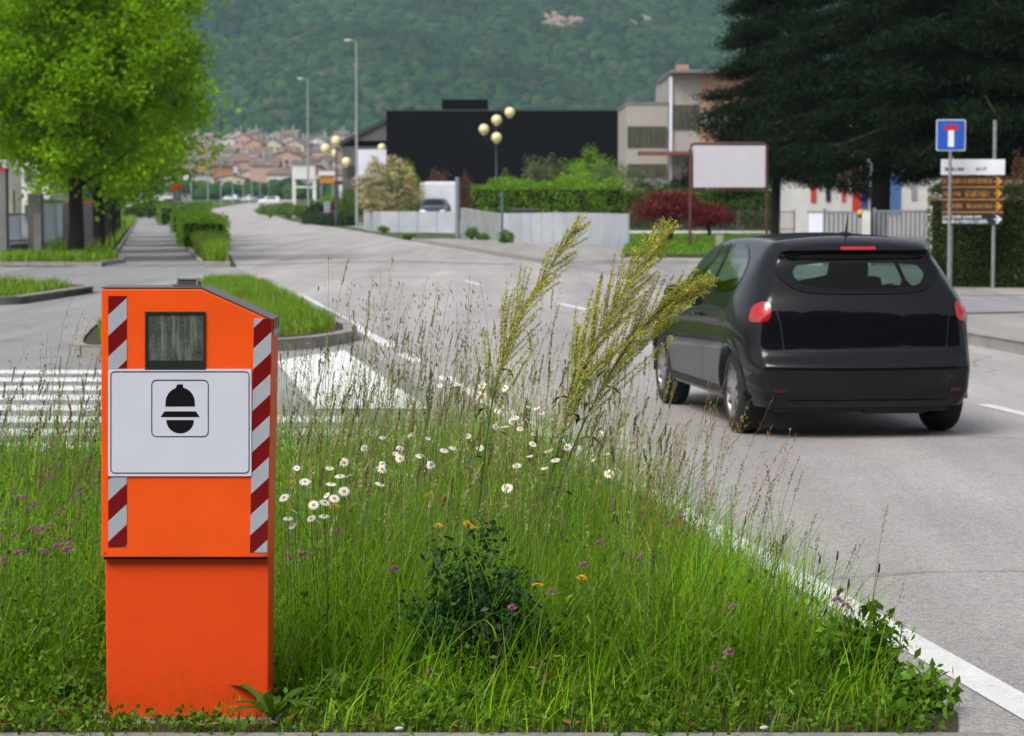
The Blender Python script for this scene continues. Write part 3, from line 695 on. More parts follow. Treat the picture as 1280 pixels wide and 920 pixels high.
        for x in (-.36, .36):
            mb.box((x, 1.95, .52), (.50, .52, .16), bev=.05); mb.box((x, 1.70, .83), (.48, .14, .58), bev=.06); mb.box((x, 1.66, 1.19), (.24, .09, .17), bev=.04)
        mb.build('front_seat', M_INT, root)
        mb = MB(); mb.box((0, 1.0, .50), (1.25, .5, .18), bev=.05); mb.box((0, .74, .78), (1.25, .14, .40), bev=.05)
        for x in (-.38, .38): mb.box((x, .72, 1.03), (.24, .09, .10), bev=.03)
        mb.build('rear_seat', M_INT, root)
        mb = MB(); mb.box((0, 2.95, .80), (1.35, .5, .28), bev=.08); mb.box((0, 2.0, .30), (1.5, 2.6, .06)); mb.box((0, .55, .84), (1.1, .36, .02)); mb.build('dashboard', M_INT, root)
        mb = MB(); mb.lathe([(.165, 0), (.185, .012), (.185, -.012), (.165, 0)], (0, 0, 0), 'z', 24); o_ = mb.build('steering_wheel', M_INT, root); o_.location = (-.36, 2.58, .90); o_.rotation_euler = (R(65), 0, 0)
    else:
        for nm, pl, fr_ in (('rear_window', [(-.50, 1.30), (.50, 1.30), (.60, 1.05), (.48, .985), (-.48, .985), (-.60, 1.05)], 'rear'),
                            ('windscreen', [(-.60, 1.00), (.60, 1.00), (.50, 1.345), (-.50, 1.345)], 'front')):
            panel(nm, dense(pl, .08), fr_, M_BLK_GLOSS, .006, rings_=3)
        for fr_ in ('left', 'right'): panel('side_window', dense([(.80, 1.02), (1.0, .97), (2.78, .95), (2.42, 1.24), (2.12, 1.36), (1.2, 1.39), (.85, 1.26)], .08), fr_, M_BLK_GLOSS, .005, rings_=3)
        for fr_ in ('cl', 'cr'): panel('tail_lamp', list(zip([-.76, -.745, -.64, -.56, -.545, -.63], [.85, .96, .98, .95, .87, .845])), fr_, M_RED, .01, rings_=2)
        for s_ in (-1, 1): panel('headlight', dense([(s_*.40, .62), (s_*.70, .66), (s_*.72, .76), (s_*.42, .72)][::s_], .08), 'front', M_SIGN, .008, rings_=2)
    # wheels, arches
    AR = .345
    for yc in (.66, 3.25):
        for fr_, s_ in (('left', -1), ('right', 1)):
            circ = [(yc+AR*math.cos(a*math.pi/18), .31+AR*math.sin(a*math.pi/18)) for a in range(36)]
            if detail:
                op = [p for p in [(yc+(AR+.035)*math.cos(a*math.pi/24), .31+(AR+.035)*math.sin(a*math.pi/24)) for a in range(-6, 31)]]
                vs = []; fs = []
                for (ra, of, dx) in ((AR+.04, .002, 0), (AR+.01, .016, 0), (AR-.015, .010, 0), (AR-.02, 0, .10)):
                    for a in range(-2, 27):
                        q = (yc+ra*math.cos(a*math.pi/24), .31+ra*math.sin(a*math.pi/24)); o_, d_ = FR[fr_](*q); h, nn, _, _ = bvh.ray_cast(o_, d_)
                        if h is None or h.x*s_ < .5: h = Vector((s_*.80, q[0], q[1]))
                        vs.append(h+Vector((s_*of-s_*dx, 0, 0)))
                for r_ in range(3):
                    for i in range(28): fs.append([r_*29+i, r_*29+i+1, (r_+1)*29+i+1, (r_+1)*29+i])
                mb = MB(); mb.add(vs, fs, True); mb.build('wheel_arch', paint, root)
                kill = [f_ for f_ in bm.faces if (f_.calc_center_median().x*s_) > .3 and (Vector((f_.calc_center_median().y-yc, f_.calc_center_median().z-.31))).length < AR+.012]
                bmesh.ops.delete(bm, geom=kill, context='FACES')
            mb = MB(); prof = [(.20, .0), (.225, .0), (.285, .008), (.305, .03), (.312, .07), (.312, .14), (.305, .18), (.285, .20), (.22, .20), (.20, .20)]
            x0_ = s_*.845
            mb.lathe([(r_, -s_*h) for r_, h in prof], (x0_, yc, .312), 'x', 40)
            wh = mb.build('wheel', M_RUBBER, root)
            mb = MB(); mb.lathe([(.222, -s_*.004), (.212, s_*-.012), (.200, -s_*.035), (.195, -s_*.09)], (x0_, yc, .312), 'x', 40)
            nsp = 10
            for q in range(nsp):
                a = 2*math.pi*q/nsp+.15*(q % 2); c_, s2 = math.cos(a), math.sin(a)
                vs = []
                for (r_, w_, h) in ((.04, .020, .012), (.205, .013, .018)):
                    for (e_, hh) in ((-w_, h), (w_, h), (w_, h+.03), (-w_, h+.03)):
                        vs.append((x0_-s_*hh, yc+r_*c_-e_*s2, .312+r_*s2+e_*c_))
                mb.add(vs, [[0, 1, 5, 4], [1, 2, 6, 5], [2, 3, 7, 6], [3, 0, 4, 7], [0, 3, 2, 1]])
            mb.lathe([(.0, -s_*.006), (.045, -s_*.008), (.055, -s_*.03)], (x0_, yc, .312), 'x', 20)
            mb.build('rim', M_ALLOY, wh)
            if detail: mb = MB(); mb.lathe([(0, -s_*.06), (.14, -s_*.06), (.14, -s_*.075)], (x0_, yc, .312), 'x', 24); mb.build('brake_disc', M_STEEL, wh)
            if detail:
                vs = []; fs = []                       # the dark liner inside the arch
                for xx in (s_*.84, s_*.50):
                    for a in range(-1, 26): vs.append((xx, yc+.36*math.cos(a*math.pi/24), .31+.36*math.sin(a*math.pi/24)))
                for i in range(26): fs.append([i, i+1, 28+i, 27+i])
                fs.append([27+i for i in range(27)]); mb = MB(); mb.add(vs, fs, True); mb.build('wheel_liner', M_TRIM, root)
    mb = MB(); mb.box((0, 2.0, .235), (1.30, 3.7, .10), bev=.03); mb.box((.25, .25, .25), (.5, .25, .16), bev=.04); mb.build('underbody', M_TRIM, root)
    me = bpy.data.meshes.new('body'); bm.to_mesh(me); bm.free(); me.materials.append(paint)
    me.polygons.foreach_set('use_smooth', np.ones(len(me.polygons), dtype=bool)); me.update()
    b_ = bpy.data.objects.new('body', me); link(b_); b_.parent = root
    return root
M_BLK_GLOSS = mat('black_gloss', (.004, .005, .006), rough=.08, spec=.25)
M_LENS = mat('red_lens', (.55, .008, .015), (.4, .005, .01), scale=30, rough=.2)
CARA = math.atan(.140)
car = make_car('hatchback', 'glossy black hatchback driving away along the road beside the tall grass', (0, 0, 0), CARA, M_PAINT)
# rear axle midpoint: between the wheels seen at the road
ax = Vector((2.37, 17.15, 0)); car.scale = (.965, .965, .965); off = Matrix.Rotation(CARA, 3, 'Z') @ Vector((0, .66*.965, 0)); car.location = ax-off
# ---------------------------------------------------------------- foliage helpers
def unit(v): return v/np.maximum(np.linalg.norm(v, axis=-1, keepdims=True), 1e-9)
def leafquads(C, size, rng, aspect=.55, up=.0, droop=0.0):
    n = len(C); d = unit(rng.normal(size=(n, 3))+np.array([0, 0, up-droop])); r = unit(rng.normal(size=(n, 3))); s = unit(np.cross(d, r)); nn = np.cross(d, s)
    L_ = (size*(.7+.6*rng.random(n)))[:, None] if np.ndim(size) == 0 else size[:, None]
    V = np.stack([C, C+d*L_*.5+s*L_*aspect*.5+nn*L_*.08, C+d*L_, C+d*L_*.5-s*L_*aspect*.5+nn*L_*.08], 1).reshape(-1, 3)
    Q = np.arange(4*n).reshape(n, 4); return V, Q
def leafcols(n, rng, base=1.0, var=.3, hue=.12, clump=None):
    b = base*(1+var*(rng.random(n)-.5)*2); h = hue*(rng.random(n)-.5)*2
    c = np.stack([b*(1+h), b, b*(1-h*.5)], 1)
    if clump is not None: c *= clump[:, None]
    return np.repeat(c, 4, axis=0)
def tubes_np(P, Rr, n=3):
    # many thin tubes at once; P (m,k,3), Rr (m,k)
    m, k, _ = P.shape; t = np.gradient(P, axis=1); t = unit(t); a = unit(np.cross(t, np.array([.31, .2, .93]))); b = np.cross(t, a)
    vs = []
    for j in range(n): q = 2*math.pi*j/n; vs.append(P+(a*math.cos(q)+b*math.sin(q))*Rr[..., None])
    V = np.stack(vs, 2).reshape(-1, 3)
    base = (np.arange(m)*k*n)[:, None, None]; i = np.arange(k-1)[None, :, None]; j = np.arange(n)[None, None, :]
    q0 = base+i*n+j; q1 = base+i*n+(j+1) % n; q2 = base+(i+1)*n+(j+1) % n; q3 = base+(i+1)*n+j
    return V, np.stack([q0, q1, q2, q3], -1).reshape(-1, 4)
def blades(base, h, w, az, lean, curl, rng, k=5, yaw=None):
    # grass blades: flat ribbons that taper and bend over
    n = len(base); t = np.linspace(0, 1, k)[None, :]; d = np.stack([np.cos(az), np.sin(az), np.zeros(n)], 1)
    hor = (lean[:, None]*t+curl[:, None]*t**2.2)*h[:, None]; ver = h[:, None]*(t-.28*np.clip(curl, 0, 2)[:, None]*t**2.6)
    P = base[:, None, :]+d[:, None, :]*hor[..., None]; P[..., 2] += ver
    yw = az+math.pi/2+(rng.random(n)-.5)*1.8 if yaw is None else yaw
    s = np.stack([np.cos(yw), np.sin(yw), np.zeros(n)], 1)[:, None, :]; wd = (w[:, None]*(1-t**1.6)*.5+.0002)[..., None]
    V = np.stack([P-s*wd, P+s*wd], 2).reshape(-1, 3)
    b = (np.arange(n)*k*2)[:, None]; i = np.arange(k-1)[None, :]*2; q = b+i
    return V, np.stack([q, q+1, q+3, q+2], -1).reshape(-1, 4), P
def join(parts):
    Vs, Qs, Cs, o = [], [], [], 0
    for V, Q, C in parts:
        Vs.append(V); Qs.append(Q+o); Cs.append(np.broadcast_to(C, (len(V), 3)) if np.ndim(C) < 2 else C); o += len(V)
    return np.concatenate(Vs), np.concatenate(Qs), np.concatenate(Cs)
M_BARK = mat('bark', (.045, .036, .028), (.022, .018, .014), scale=14, rough=.95, bump=.9, bscale=18)
M_BARKD = mat('dark_bark', (.022, .018, .014), (.011, .009, .008), scale=14, rough=.95, bump=.9, bscale=18)
def tree(label, loc, H, crown_z0, rad, lm, nclump=200, nleaf=110, leaf=.14, tr=.2, seed=1, group=None, cat='tree', name='leafy_tree', zc=None, spread=.42, bark=None, shape=1.0, clr=1.0, droop=0.0, tint=None):
    rng = np.random.default_rng(seed); rd = random.Random(seed)
    root = thing(name, label, cat, loc, 0, group); h0 = crown_z0
    cz = zc or (crown_z0+H)/2; rz = (H-crown_z0)/2
    mb = MB(); tp = [(0, 0, -.05), (.03, 0, h0*.5), (0, .04, h0), (.1, 0, h0+(H-h0)*.45), (.05, .1, H-.25*(H-h0))]
    mb.tube(tp, [tr*1.25, tr, tr*.9, tr*.5, tr*.12], 10)
    for i in range(11):
        a = rd.random()*6.28; z0 = h0*.92+(H-h0)*.5*i/11; L_ = rad*(.45+.4*i/11+.1*rd.random()); z1 = z0+rz*.5*rd.random()+.25*rz
        mb.tube([(0, 0, z0), (math.cos(a)*L_*.45, math.sin(a)*L_*.45, z0+(z1-z0)*.35), (math.cos(a)*L_, math.sin(a)*L_, z1)], [tr*.42, tr*.24, tr*.05], 6)
    mb.build('trunk', bark or M_BARK, root)
    # clumps fill the crown, denser towards its skin
    u = unit(rng.normal(size=(nclump, 3))); r = rng.random(nclump)**.38
    bump_ = 1+.16*np.sin(u[:, 0]*5+seed)*np.cos(u[:, 2]*6+seed*2)+.10*rng.normal(size=nclump)
    wz = np.where(u[:, 2] < 0, 1.0, shape)
    C = u*(r*bump_)[:, None]*np.array([rad, rad, rz])*np.stack([np.ones(nclump), np.ones(nclump), wz], 1); C[:, 2] += cz
    tz = (C[:, 2]-crown_z0)/(H-crown_z0); C[:, :2] *= np.clip(1.12-.45*np.clip(tz-.5, 0, 1), .3, 1.2)[:, None]
    cb = clr*(.75+.5*rng.random(nclump))
    off = rng.normal(size=(nclump, nleaf, 3))*spread*np.array([1, 1, .62]); pts = (C[:, None, :]+off).reshape(-1, 3)
    V, Q = leafquads(pts, leaf, rng, .75, droop=droop)
    col = leafcols(len(pts), rng, 1, .3, .10, np.repeat(cb, nleaf))
    npobj('crown', V, Q, lm, root, col)
    return root
def shrub(label, loc, rx, ry, h, lm, n=6000, leaf=.08, seed=1, group=None, name='shrub', cat='shrub', flowers=None, z0=0.0, core=None, flat_top=False):
    rng = np.random.default_rng(seed); root = thing(name, label, cat, loc, 0, group)
    u = unit(rng.normal(size=(n, 3))); u[:, 2] = np.abs(u[:, 2])*rng.choice([1, 1, 1, -.3], n); r = (.55+.45*rng.random(n)**.5)
    lump = 1+.15*np.sin(u[:, 0]*7+seed)*np.sin(u[:, 1]*6+seed)+.12*np.sin(u[:, 2]*9+u[:, 0]*5+seed*3)
    P_ = u*(r*lump)[:, None]*np.array([rx, ry, h*.62]); P_[:, 2] = np.maximum(P_[:, 2]+h*.40+z0, .02)
    V, Q = leafquads(P_, leaf, rng, .6); cl = .8+.4*((np.sin(P_[:, 0]*5)+np.sin(P_[:, 2]*6+P_[:, 1]*4))*.25+.5)
    npobj('foliage', V, Q, lm, root, leafcols(n, rng, 1, .3, .12, cl))
    mb = MB()
    for i in range(5): a = i*1.3+seed; mb.tube([(0, 0, -.03), (math.cos(a)*rx*.35, math.sin(a)*ry*.35, h*.45), (math.cos(a)*rx*.6, math.sin(a)*ry*.6, h*.75)], [.05, .03, .01], 5)
    mb.build('stem', M_BARK, root)
    if flowers:
        fm, k, s = flowers; idx = rng.choice(n, k); top = P_[idx]*np.array([1.05, 1.05, 1.03]); off = rng.normal(size=(k, 14, 3))*np.array([s, s, s*.5])
        V, Q = leafquads((top[:, None, :]+off).reshape(-1, 3), s*.7, rng, .9); npobj('blossom', V, Q, fm, root, leafcols(k*14, rng, 1, .25, .05))
    return root
def hedge(label, a, b, w_, h, lm, n=9000, leaf=.07, seed=1, name='hedge', lump=.05, group=None, z0=0.0, core=None):
    # clipped hedge from a to b: a dense dark core of twigs and a skin of leaves
    rng = np.random.default_rng(seed); a, b = Vector((a[0], a[1], 0)), Vector((b[0], b[1], 0)); root = thing(name, label, 'hedge', (a+b)/2+Vector((0, 0, T(((a+b)/2).y))), 0, group)
    d = (b-a); L_ = d.length; d.normalize(); p = Vector((-d.y, d.x, 0)); dz = T(b.y)-T(a.y)
    u = rng.random(n)*L_-L_/2; face = rng.choice(5, n, p=[.34, .22, .34, .05, .05]); v = (rng.random(n)-.5)*w_; z = rng.random(n)*h
    v = np.where(face == 0, -w_/2, v); v = np.where(face == 1, w_/2, v); z = np.where(face == 2, h, z); u = np.where(face == 3, -L_/2, u); u = np.where(face == 4, L_/2, u)
    wob = 1+lump*np.sin(u*1.7+seed)+lump*.8*np.sin(u*4.1+z*3); v = v*wob+rng.normal(size=n)*.05; z = np.abs(z*wob+rng.normal(size=n)*.05)+.01
    Pn = np.stack([u*d.x+v*p.x, u*d.y+v*p.y, z+z0+u/L_*dz], 1)
    V, Q = leafquads(Pn, leaf, rng, .6, up=.3); cl = .85+.3*((np.sin(u*3+z*5)*.5)+.5)
    npobj('foliage', V, Q, lm, root, leafcols(n, rng, 1, .3, .12, cl))
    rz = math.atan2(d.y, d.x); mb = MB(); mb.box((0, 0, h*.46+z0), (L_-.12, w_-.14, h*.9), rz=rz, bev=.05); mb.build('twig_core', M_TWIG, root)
    return root
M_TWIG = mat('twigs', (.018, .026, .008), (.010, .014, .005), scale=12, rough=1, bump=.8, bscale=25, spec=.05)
LM_MAPLE = leafmat('fresh_leaf', (.175, .33, .004), trans=.45, spec=.15)
LM_MID = leafmat('green_leaf', (.085, .175, .016), trans=.3)
LM_DARK = leafmat('dark_leaf', (.022, .048, .014), trans=.2)
LM_CEDAR = leafmat('cedar_needle', (.0095, .0190, .0065), trans=.1, spec=.03)
LM_BRIGHT = leafmat('hedge_leaf', (.15, .30, .010), trans=.35)
LM_OLIVE = leafmat('olive_leaf', (.10, .14, .05), trans=.25)
LM_RED = leafmat('red_leaf', (.13, .008, .014), trans=.3)
LM_RUST = leafmat('rust_leaf', (.11, .05, .022), trans=.25)
LM_CREAM = leafmat('cream_blossom', (.58, .48, .28), trans=.3)
LM_GRASS = leafmat('lawn_leaf', (.14, .27, .010), trans=.35)
LM_DHEDGE = leafmat('dark_hedge_leaf', (.038, .060, .010), trans=.15)
# ---------------------------------------------------------------- mountain and its forest
def ridge(x, y): return 10*math.sin(x*.006+y*.002)+7*math.sin(x*.013-y*.007+1.3)+4*math.sin(x*.03+y*.02)
def TM(x, y):
    z = T(y)
    if y > 1550: z += ridge(x, y)*min(1, (y-1550)/200)*1.3+max(0, x+150)*.02*min(1, (y-1550)/300)
    return z
xs = np.linspace(-1100, 1100, 90); yy = np.linspace(1500, 2900, 60); V = []; Q = []
for j, y in enumerate(yy):
    for x in xs: V.append((x, y, TM(x, y)+1.0*min(1, (y-1500)/30)-.5))
n_ = len(xs)
for j in range(len(yy)-1):
    for i in range(n_-1): Q.append((j*n_+i, j*n_+i+1, (j+1)*n_+i+1, (j+1)*n_+i))
M_HILL = mat('hillside', (.022, .045, .012), (.035, .055, .02), scale=.02, rough=1)
tag(npobj('mountain', V, Q, M_HILL, smooth=True), kind='structure')
def forest(name, pts, scl, variants, lm_name, label, cat):
    me = bpy.data.meshes.new(name); me.from_pydata([tuple(p) for p in pts], [], []); at = me.attributes.new('scl', 'FLOAT', 'POINT'); at.data.foreach_set('value', np.array(scl, dtype=np.float32))
    ar = me.attributes.new('rot', 'FLOAT', 'POINT'); ar.data.foreach_set('value', np.random.default_rng(3).random(len(pts)).astype(np.float32)*6.28)
    o = bpy.data.objects.new(name, me); link(o); tag(o, label, cat, kind='stuff')
    ng = bpy.data.node_groups.new('scatter', 'GeometryNodeTree'); ng.interface.new_socket('Geometry', in_out='INPUT', socket_type='NodeSocketGeometry'); ng.interface.new_socket('Geometry', in_out='OUTPUT', socket_type='NodeSocketGeometry')
    N = ng.nodes; L = ng.links; gi = N.new('NodeGroupInput'); go = N.new('NodeGroupOutput'); ci = N.new('GeometryNodeCollectionInfo'); ci.inputs[0].default_value = variants; ci.inputs[1].default_value = True; ci.inputs[2].default_value = True
    ip = N.new('GeometryNodeInstanceOnPoints'); ip.inputs['Pick Instance'].default_value = True
    a1 = N.new('GeometryNodeInputNamedAttribute'); a1.data_type = 'FLOAT'; a1.inputs[0].default_value = 'scl'; a2 = N.new('GeometryNodeInputNamedAttribute'); a2.data_type = 'FLOAT'; a2.inputs[0].default_value = 'rot'
    cx_ = N.new('ShaderNodeCombineXYZ'); L.new(a2.outputs[0], cx_.inputs[2])
    L.new(gi.outputs[0], ip.inputs['Points']); L.new(ci.outputs[0], ip.inputs['Instance']); L.new(cx_.outputs[0], ip.inputs['Rotation']); L.new(a1.outputs[0], ip.inputs['Scale']); L.new(ip.outputs[0], go.inputs[0])
    md = o.modifiers.new('scatter', 'NODES'); md.node_group = ng; return o
def crown_mat(name):
    m = bpy.data.materials.new(name); m.use_nodes = True; n = m.node_tree.nodes; L = m.node_tree.links; b = n['Principled BSDF']; b.inputs['Roughness'].default_value = .9; b.inputs['Specular IOR Level'].default_value = .1
    oi = n.new('ShaderNodeObjectInfo'); rp = n.new('ShaderNodeValToRGB'); e = rp.color_ramp.elements
    e[0].color = (.005, .025, .012, 1); e[1].color = (.036, .076, .022, 1); e[0].position = 0; e[1].position = 1
    for p_, c_ in ((.35, (.011, .042, .014, 1)), (.7, (.022, .062, .016, 1)), (.93, (.036, .074, .021, 1)), (.985, (.055, .050, .036, 1))): q = e.new(p_); q.color = c_
    L.new(oi.outputs['Random'], rp.inputs[0]); tc = n.new('ShaderNodeTexCoord'); nz = n.new('ShaderNodeTexNoise'); nz.inputs['Scale'].default_value = 1.6; nz.inputs['Detail'].default_value = 6; L.new(tc.outputs['Object'], nz.inputs[0])
    # broad belts of different trees across the slope
    ge = n.new('ShaderNodeNewGeometry'); nb = n.new('ShaderNodeTexNoise'); nb.inputs['Scale'].default_value = .008; nb.inputs['Detail'].default_value = 4; L.new(ge.outputs['Position'], nb.inputs[0])
    mr0 = n.new('ShaderNodeMapRange'); mr0.inputs[1].default_value = .35; mr0.inputs[2].default_value = .65; mr0.inputs[3].default_value = .65; mr0.inputs[4].default_value = 1.35; L.new(nb.outputs['Fac'], mr0.inputs[0])
    mr = n.new('ShaderNodeMapRange'); mr.inputs[1].default_value = .3; mr.inputs[2].default_value = .7; mr.inputs[3].default_value = .75; mr.inputs[4].default_value = 1.25; L.new(nz.outputs['Fac'], mr.inputs[0])
    mm = n.new('ShaderNodeMath'); mm.operation = 'MULTIPLY'; L.new(mr.outputs[0], mm.inputs[0]); L.new(mr0.outputs[0], mm.inputs[1])
    cc = n.new('ShaderNodeCombineColor'); [L.new(mm.outputs[0], cc.inputs[i]) for i in range(3)]
    mx = n.new('ShaderNodeMix'); mx.data_type = 'RGBA'; mx.blend_type = 'MULTIPLY'; mx.inputs[0].default_value = 1; L.new(rp.outputs[0], mx.inputs[6]); L.new(cc.outputs[0], mx.inputs[7]); L.new(mx.outputs[2], b.inputs['Base Color'])
    return m
M_CROWN = crown_mat('forest_crown')
COLV = bpy.data.collections.new('forest_sources')
for vi in range(5):
    bm = bmesh.new(); bmesh.ops.create_icosphere(bm, subdivisions=3, radius=1.0); rg = np.random.default_rng(vi); dirs = unit(rg.normal(size=(26, 3)))
    for v in bm.verts:
        u_ = np.array(v.co.normalized()); dd = dirs@u_; k = 1+.30*max(0, (dd.max()-.86)/.14)+.05*rg.normal(); v.co = Vector(u_*k)
        v.co.z = v.co.z*(1.05 if v.co.z > 0 else .75)+.35
    me = bpy.data.meshes.new('forest_source'); bm.to_mesh(me); bm.free(); me.materials.append(M_CROWN)
    COLV.objects.link(bpy.data.objects.new('forest_source', me))
rg = np.random.default_rng(11); pts = []; sc_ = []
y = 1530.0
while y < 2420:
    half = 380+.27*(y-1500)
    for x in np.arange(-half-60, half+120, 5.9):
        X, Y = x+rg.normal()*2.2, y+rg.normal()*2.4
        pr = W(0, 0, 1000)
        # rock outcrops: bare patches on the slope
        px_ = 640+X/Y*F; pyy = 254-(TM(X, Y)-CAMH)/Y*F
        if (((px_-702)/24)**2+((pyy-33)/9)**2 < 1 or ((px_-796)/15)**2+((pyy-32)/7)**2 < 1) and rg.random() < .93: continue
        pts.append((X, Y, TM(X, Y))); sc_.append(2.9+2.3*rg.random()**1.5)
    y += 6.2
forest('forest', pts, sc_, COLV, None, 'mixed green woodland covering the whole mountainside behind the town', 'woodland')
mb = MB(); rd = random.Random(4)
for cxp, cyp, rw_, rh_, k in ((702, 33, 24, 9, 26), (796, 32, 15, 7, 12)):
    for i in range(k):
        px_ = cxp+rd.uniform(-1, 1)*rw_; py_ = cyp+rd.uniform(-1, 1)*rh_
        # find the slope point
        Y = 1600
        while Y < 2600 and 254-(TM((px_-640)/F*Y, Y)-CAMH)/Y*F > py_: Y += 4
        X = (px_-640)/F*Y; mb.sphere((X, Y, TM(X, Y)+rd.uniform(-1, 2)), rd.uniform(2.5, 7), 7, (1.3, 1, .8))
o = mb.build('rock_outcrop', mat('pale_rock', (.30, .24, .20), (.17, .14, .12), scale=.3, rough=1)); tag(o, kind='structure')
o.data.polygons.foreach_set('use_smooth', np.zeros(len(o.data.polygons), dtype=bool))
# ---------------------------------------------------------------- the town at the foot of the mountain
WALLS = [('cream', (.50, .44, .34)), ('white', (.58, .57, .54)), ('pink', (.45, .28, .23)), ('grey', (.30, .29, .28)), ('ochre', (.52, .28, .10)), ('orange', (.50, .24, .10))]
ROOFS = [('red', (.20, .115, .09)), ('brown', (.16, .115, .095)), ('grey', (.17, .16, .16))]
WM = {k: flat(k+'_render', c, .9) for k, c in WALLS}; RM = {k: mat(k+'_roof_tile', c, scale=.8, rough=.9) for k, c in ROOFS}
M_WIN = flat('window_dark_glass', (.03, .035, .04), .2)
rd = random.Random(21); protos = {}; placed = []
def house(wk, rk, loc, rz, sx, sy, sz):
    key = (wk, rk)
    if key not in protos:
        root = thing('town_house', f'small {wk} house with {rk} roof among the town houses below the hill', 'house', loc, rz, f'{wk} town houses with {rk} roofs')
        mb = MB(); mb.box((0, 0, .5-.15), (1, 1, 1.3)); mb.add([(-.5, -.5, 1), (.5, -.5, 1), (0, -.5, 1.22), (-.5, .5, 1), (.5, .5, 1), (0, .5, 1.22)], [[0, 1, 2], [4, 3, 5]]); mb.build('wall', WM[wk], root)
        mb = MB()
        for s in (-1, 1): mb.prism([(0, -.54, 1.235), (s*.55, -.54, .985), (s*.55, .54, .985), (0, .54, 1.235)], (0, 0, .05))
        rf = mb.build('roof', RM[rk], root); mb = MB(); mb.box((.2, .1, 1.4), (.08, .1, .3)); mb.build('chimney', WM['grey'], rf)
        for zz in (.22, .55, .82):
            for xx in (-.3, 0, .3):
                mb = MB(); mb.box((xx, -.505, zz), (.12, .02, .15)); mb.build('window', M_WIN, root)
        protos[key] = root
    else:
        root = copy_tree(protos[key]); root.location = loc; root.rotation_euler = (0, 0, rz)
    root.scale = (sx, sy, sz); return root
k = 0
for Y in (1480, 1420, 1350, 1290, 1220, 1150, 1090, 1030, 980, 930):
    x0_, x1_ = (205, 455)
    px_ = x0_+rd.uniform(0, 10)
    while px_ < x1_:
        X = (px_-640)/F*Y; wk = rd.choices([a for a, _ in WALLS], [5, 7, 2, 2, 1, 1])[0]; rk = rd.choices([a for a, _ in ROOFS], [5, 3, 2])[0]
        hh = rd.choice([7, 8, 9, 11, 13]); house(wk, rk, (X, Y+rd.uniform(-20, 20), T(Y)-1), rd.uniform(-.5, .5)+rd.choice([0, 1.57]), rd.uniform(8, 14), rd.uniform(7, 11), hh*.85)
        px_ += rd.uniform(13, 30)
# trees scattered between the houses and in front of the town
rgt = np.random.default_rng(5); P2 = []; S2 = []
for _ in range(900):
    Y = rgt.uniform(620, 1590); px_ = rgt.uniform(120, 900)
    if rgt.random() > (.30 if 205 < px_ < 455 and Y > 900 else .9): continue
    X = (px_-640)/F*Y; P2.append((X, Y, T(Y)+.5)); S2.append(rgt.uniform(2.0, 4.2) if Y > 900 else rgt.uniform(1.6, 3.2))
forest('valley_trees', P2, S2, COLV, None, 'scattered green trees between and in front of the far town houses', 'woodland')

# unseen crowns added behind the camera so the car mirrors dark, not sky
rgb_ = np.random.default_rng(15); P3 = []; S3 = []
for i in range(420): P3.append((rgb_.uniform(-45, 45), rgb_.uniform(-18, -10), rgb_.uniform(0, 13))); S3.append(rgb_.uniform(1.8, 3.4))
forest('added_tree_belt', P3, S3, COLV, None, 'unseen belt of tree crowns added behind the viewpoint to darken reflections in the car', 'woodland')
# ---------------------------------------------------------------- haze
mb = MB(); mb.box((0, 1490, 330), (2600, 3100, 664)); hz = mb.build('haze', None); tag(hz, kind='stuff')
hm = bpy.data.materials.new('haze_air'); hm.use_nodes = True; n = hm.node_tree.nodes; n.remove(n['Principled BSDF']); pv = n.new('ShaderNodeVolumePrincipled')
pv.inputs['Color'].default_value = (.58, .80, 1, 1); pv.inputs['Density'].default_value = HAZE; pv.inputs['Anisotropy'].default_value = .0
hm.node_tree.links.new(pv.outputs[0], n['Material Output'].inputs['Volume']); hz.data.materials.append(hm)
# ---------------------------------------------------------------- left side: trees, fences, pillars
tree('large bright green maple on the left, nearest of the row beside the path', (-12.35, 68, 0), 10.3, 2.25, 3.35, LM_MAPLE, 640, 130, .125, .21, 2, 'street trees along the path', 'tree', 'maple_tree', spread=.30, bark=M_BARKD)
row = [(-13.6, 79, 8.6, 2.0, 3.0, 'second maple of the row, its crown just behind the largest one'), (-15.1, 90, 8.5, 2.0, 3.0, 'third maple of the row beside the path'),
       (-16.8, 101, 8.5, 2.0, 3.0, 'fourth maple of the row beside the path'), (-18.6, 113, 8.2, 1.9, 3.0, 'farthest maple of the row beside the path')]
for i, (x, y, h, z0, r, lb) in enumerate(row): tree(lb, (x, y, 0), h, z0, r, LM_MAPLE, 150, 70, .2, .2, 10+i, 'street trees along the path', 'tree', 'maple_tree', spread=.5, bark=M_BARKD)
M_PILL = mat('pillar_render', (.17, .17, .17), (.13, .13, .13), scale=2, rough=.9)
M_PILLD = flat('dark_panel', (.055, .055, .062), .6); M_REDCAP = flat('red_cap', (.42, .02, .015), .5); M_BLUECAP = flat('blue_cap', (.02, .16, .42), .5)
M_FENCEG = flat('grey_fence_paint', (.22, .26, .30), .55, .2); M_CREAMW = flat('pale_wall', (.60, .60, .58), .9)
def block(name, label, cat, px0, px1, pytop, Y, depth, m, group=None, cap=None, z0=0.0, capm=None, bev=.01, seam=False):
    a, b = W(px0, 300, Y), W(px1, 300, Y); zt = W(0, pytop, Y).z; root = thing(name, label, cat, ((a.x+b.x)/2, Y, T(Y)), 0, group); zb = z0
    mb = MB(); mb.box((0, depth/2, (zb+zt-T(Y))/2), (b.x-a.x, depth, zt-T(Y)-zb), bev=bev); mb.build('shaft', m, root)
    if cap: mb = MB(); mb.box((0, depth/2, zt-T(Y)+cap/2+.002), (b.x-a.x+.03, depth+.03, cap), bev=.008); mb.build('cap', capm or M_CONC, root)
    return root
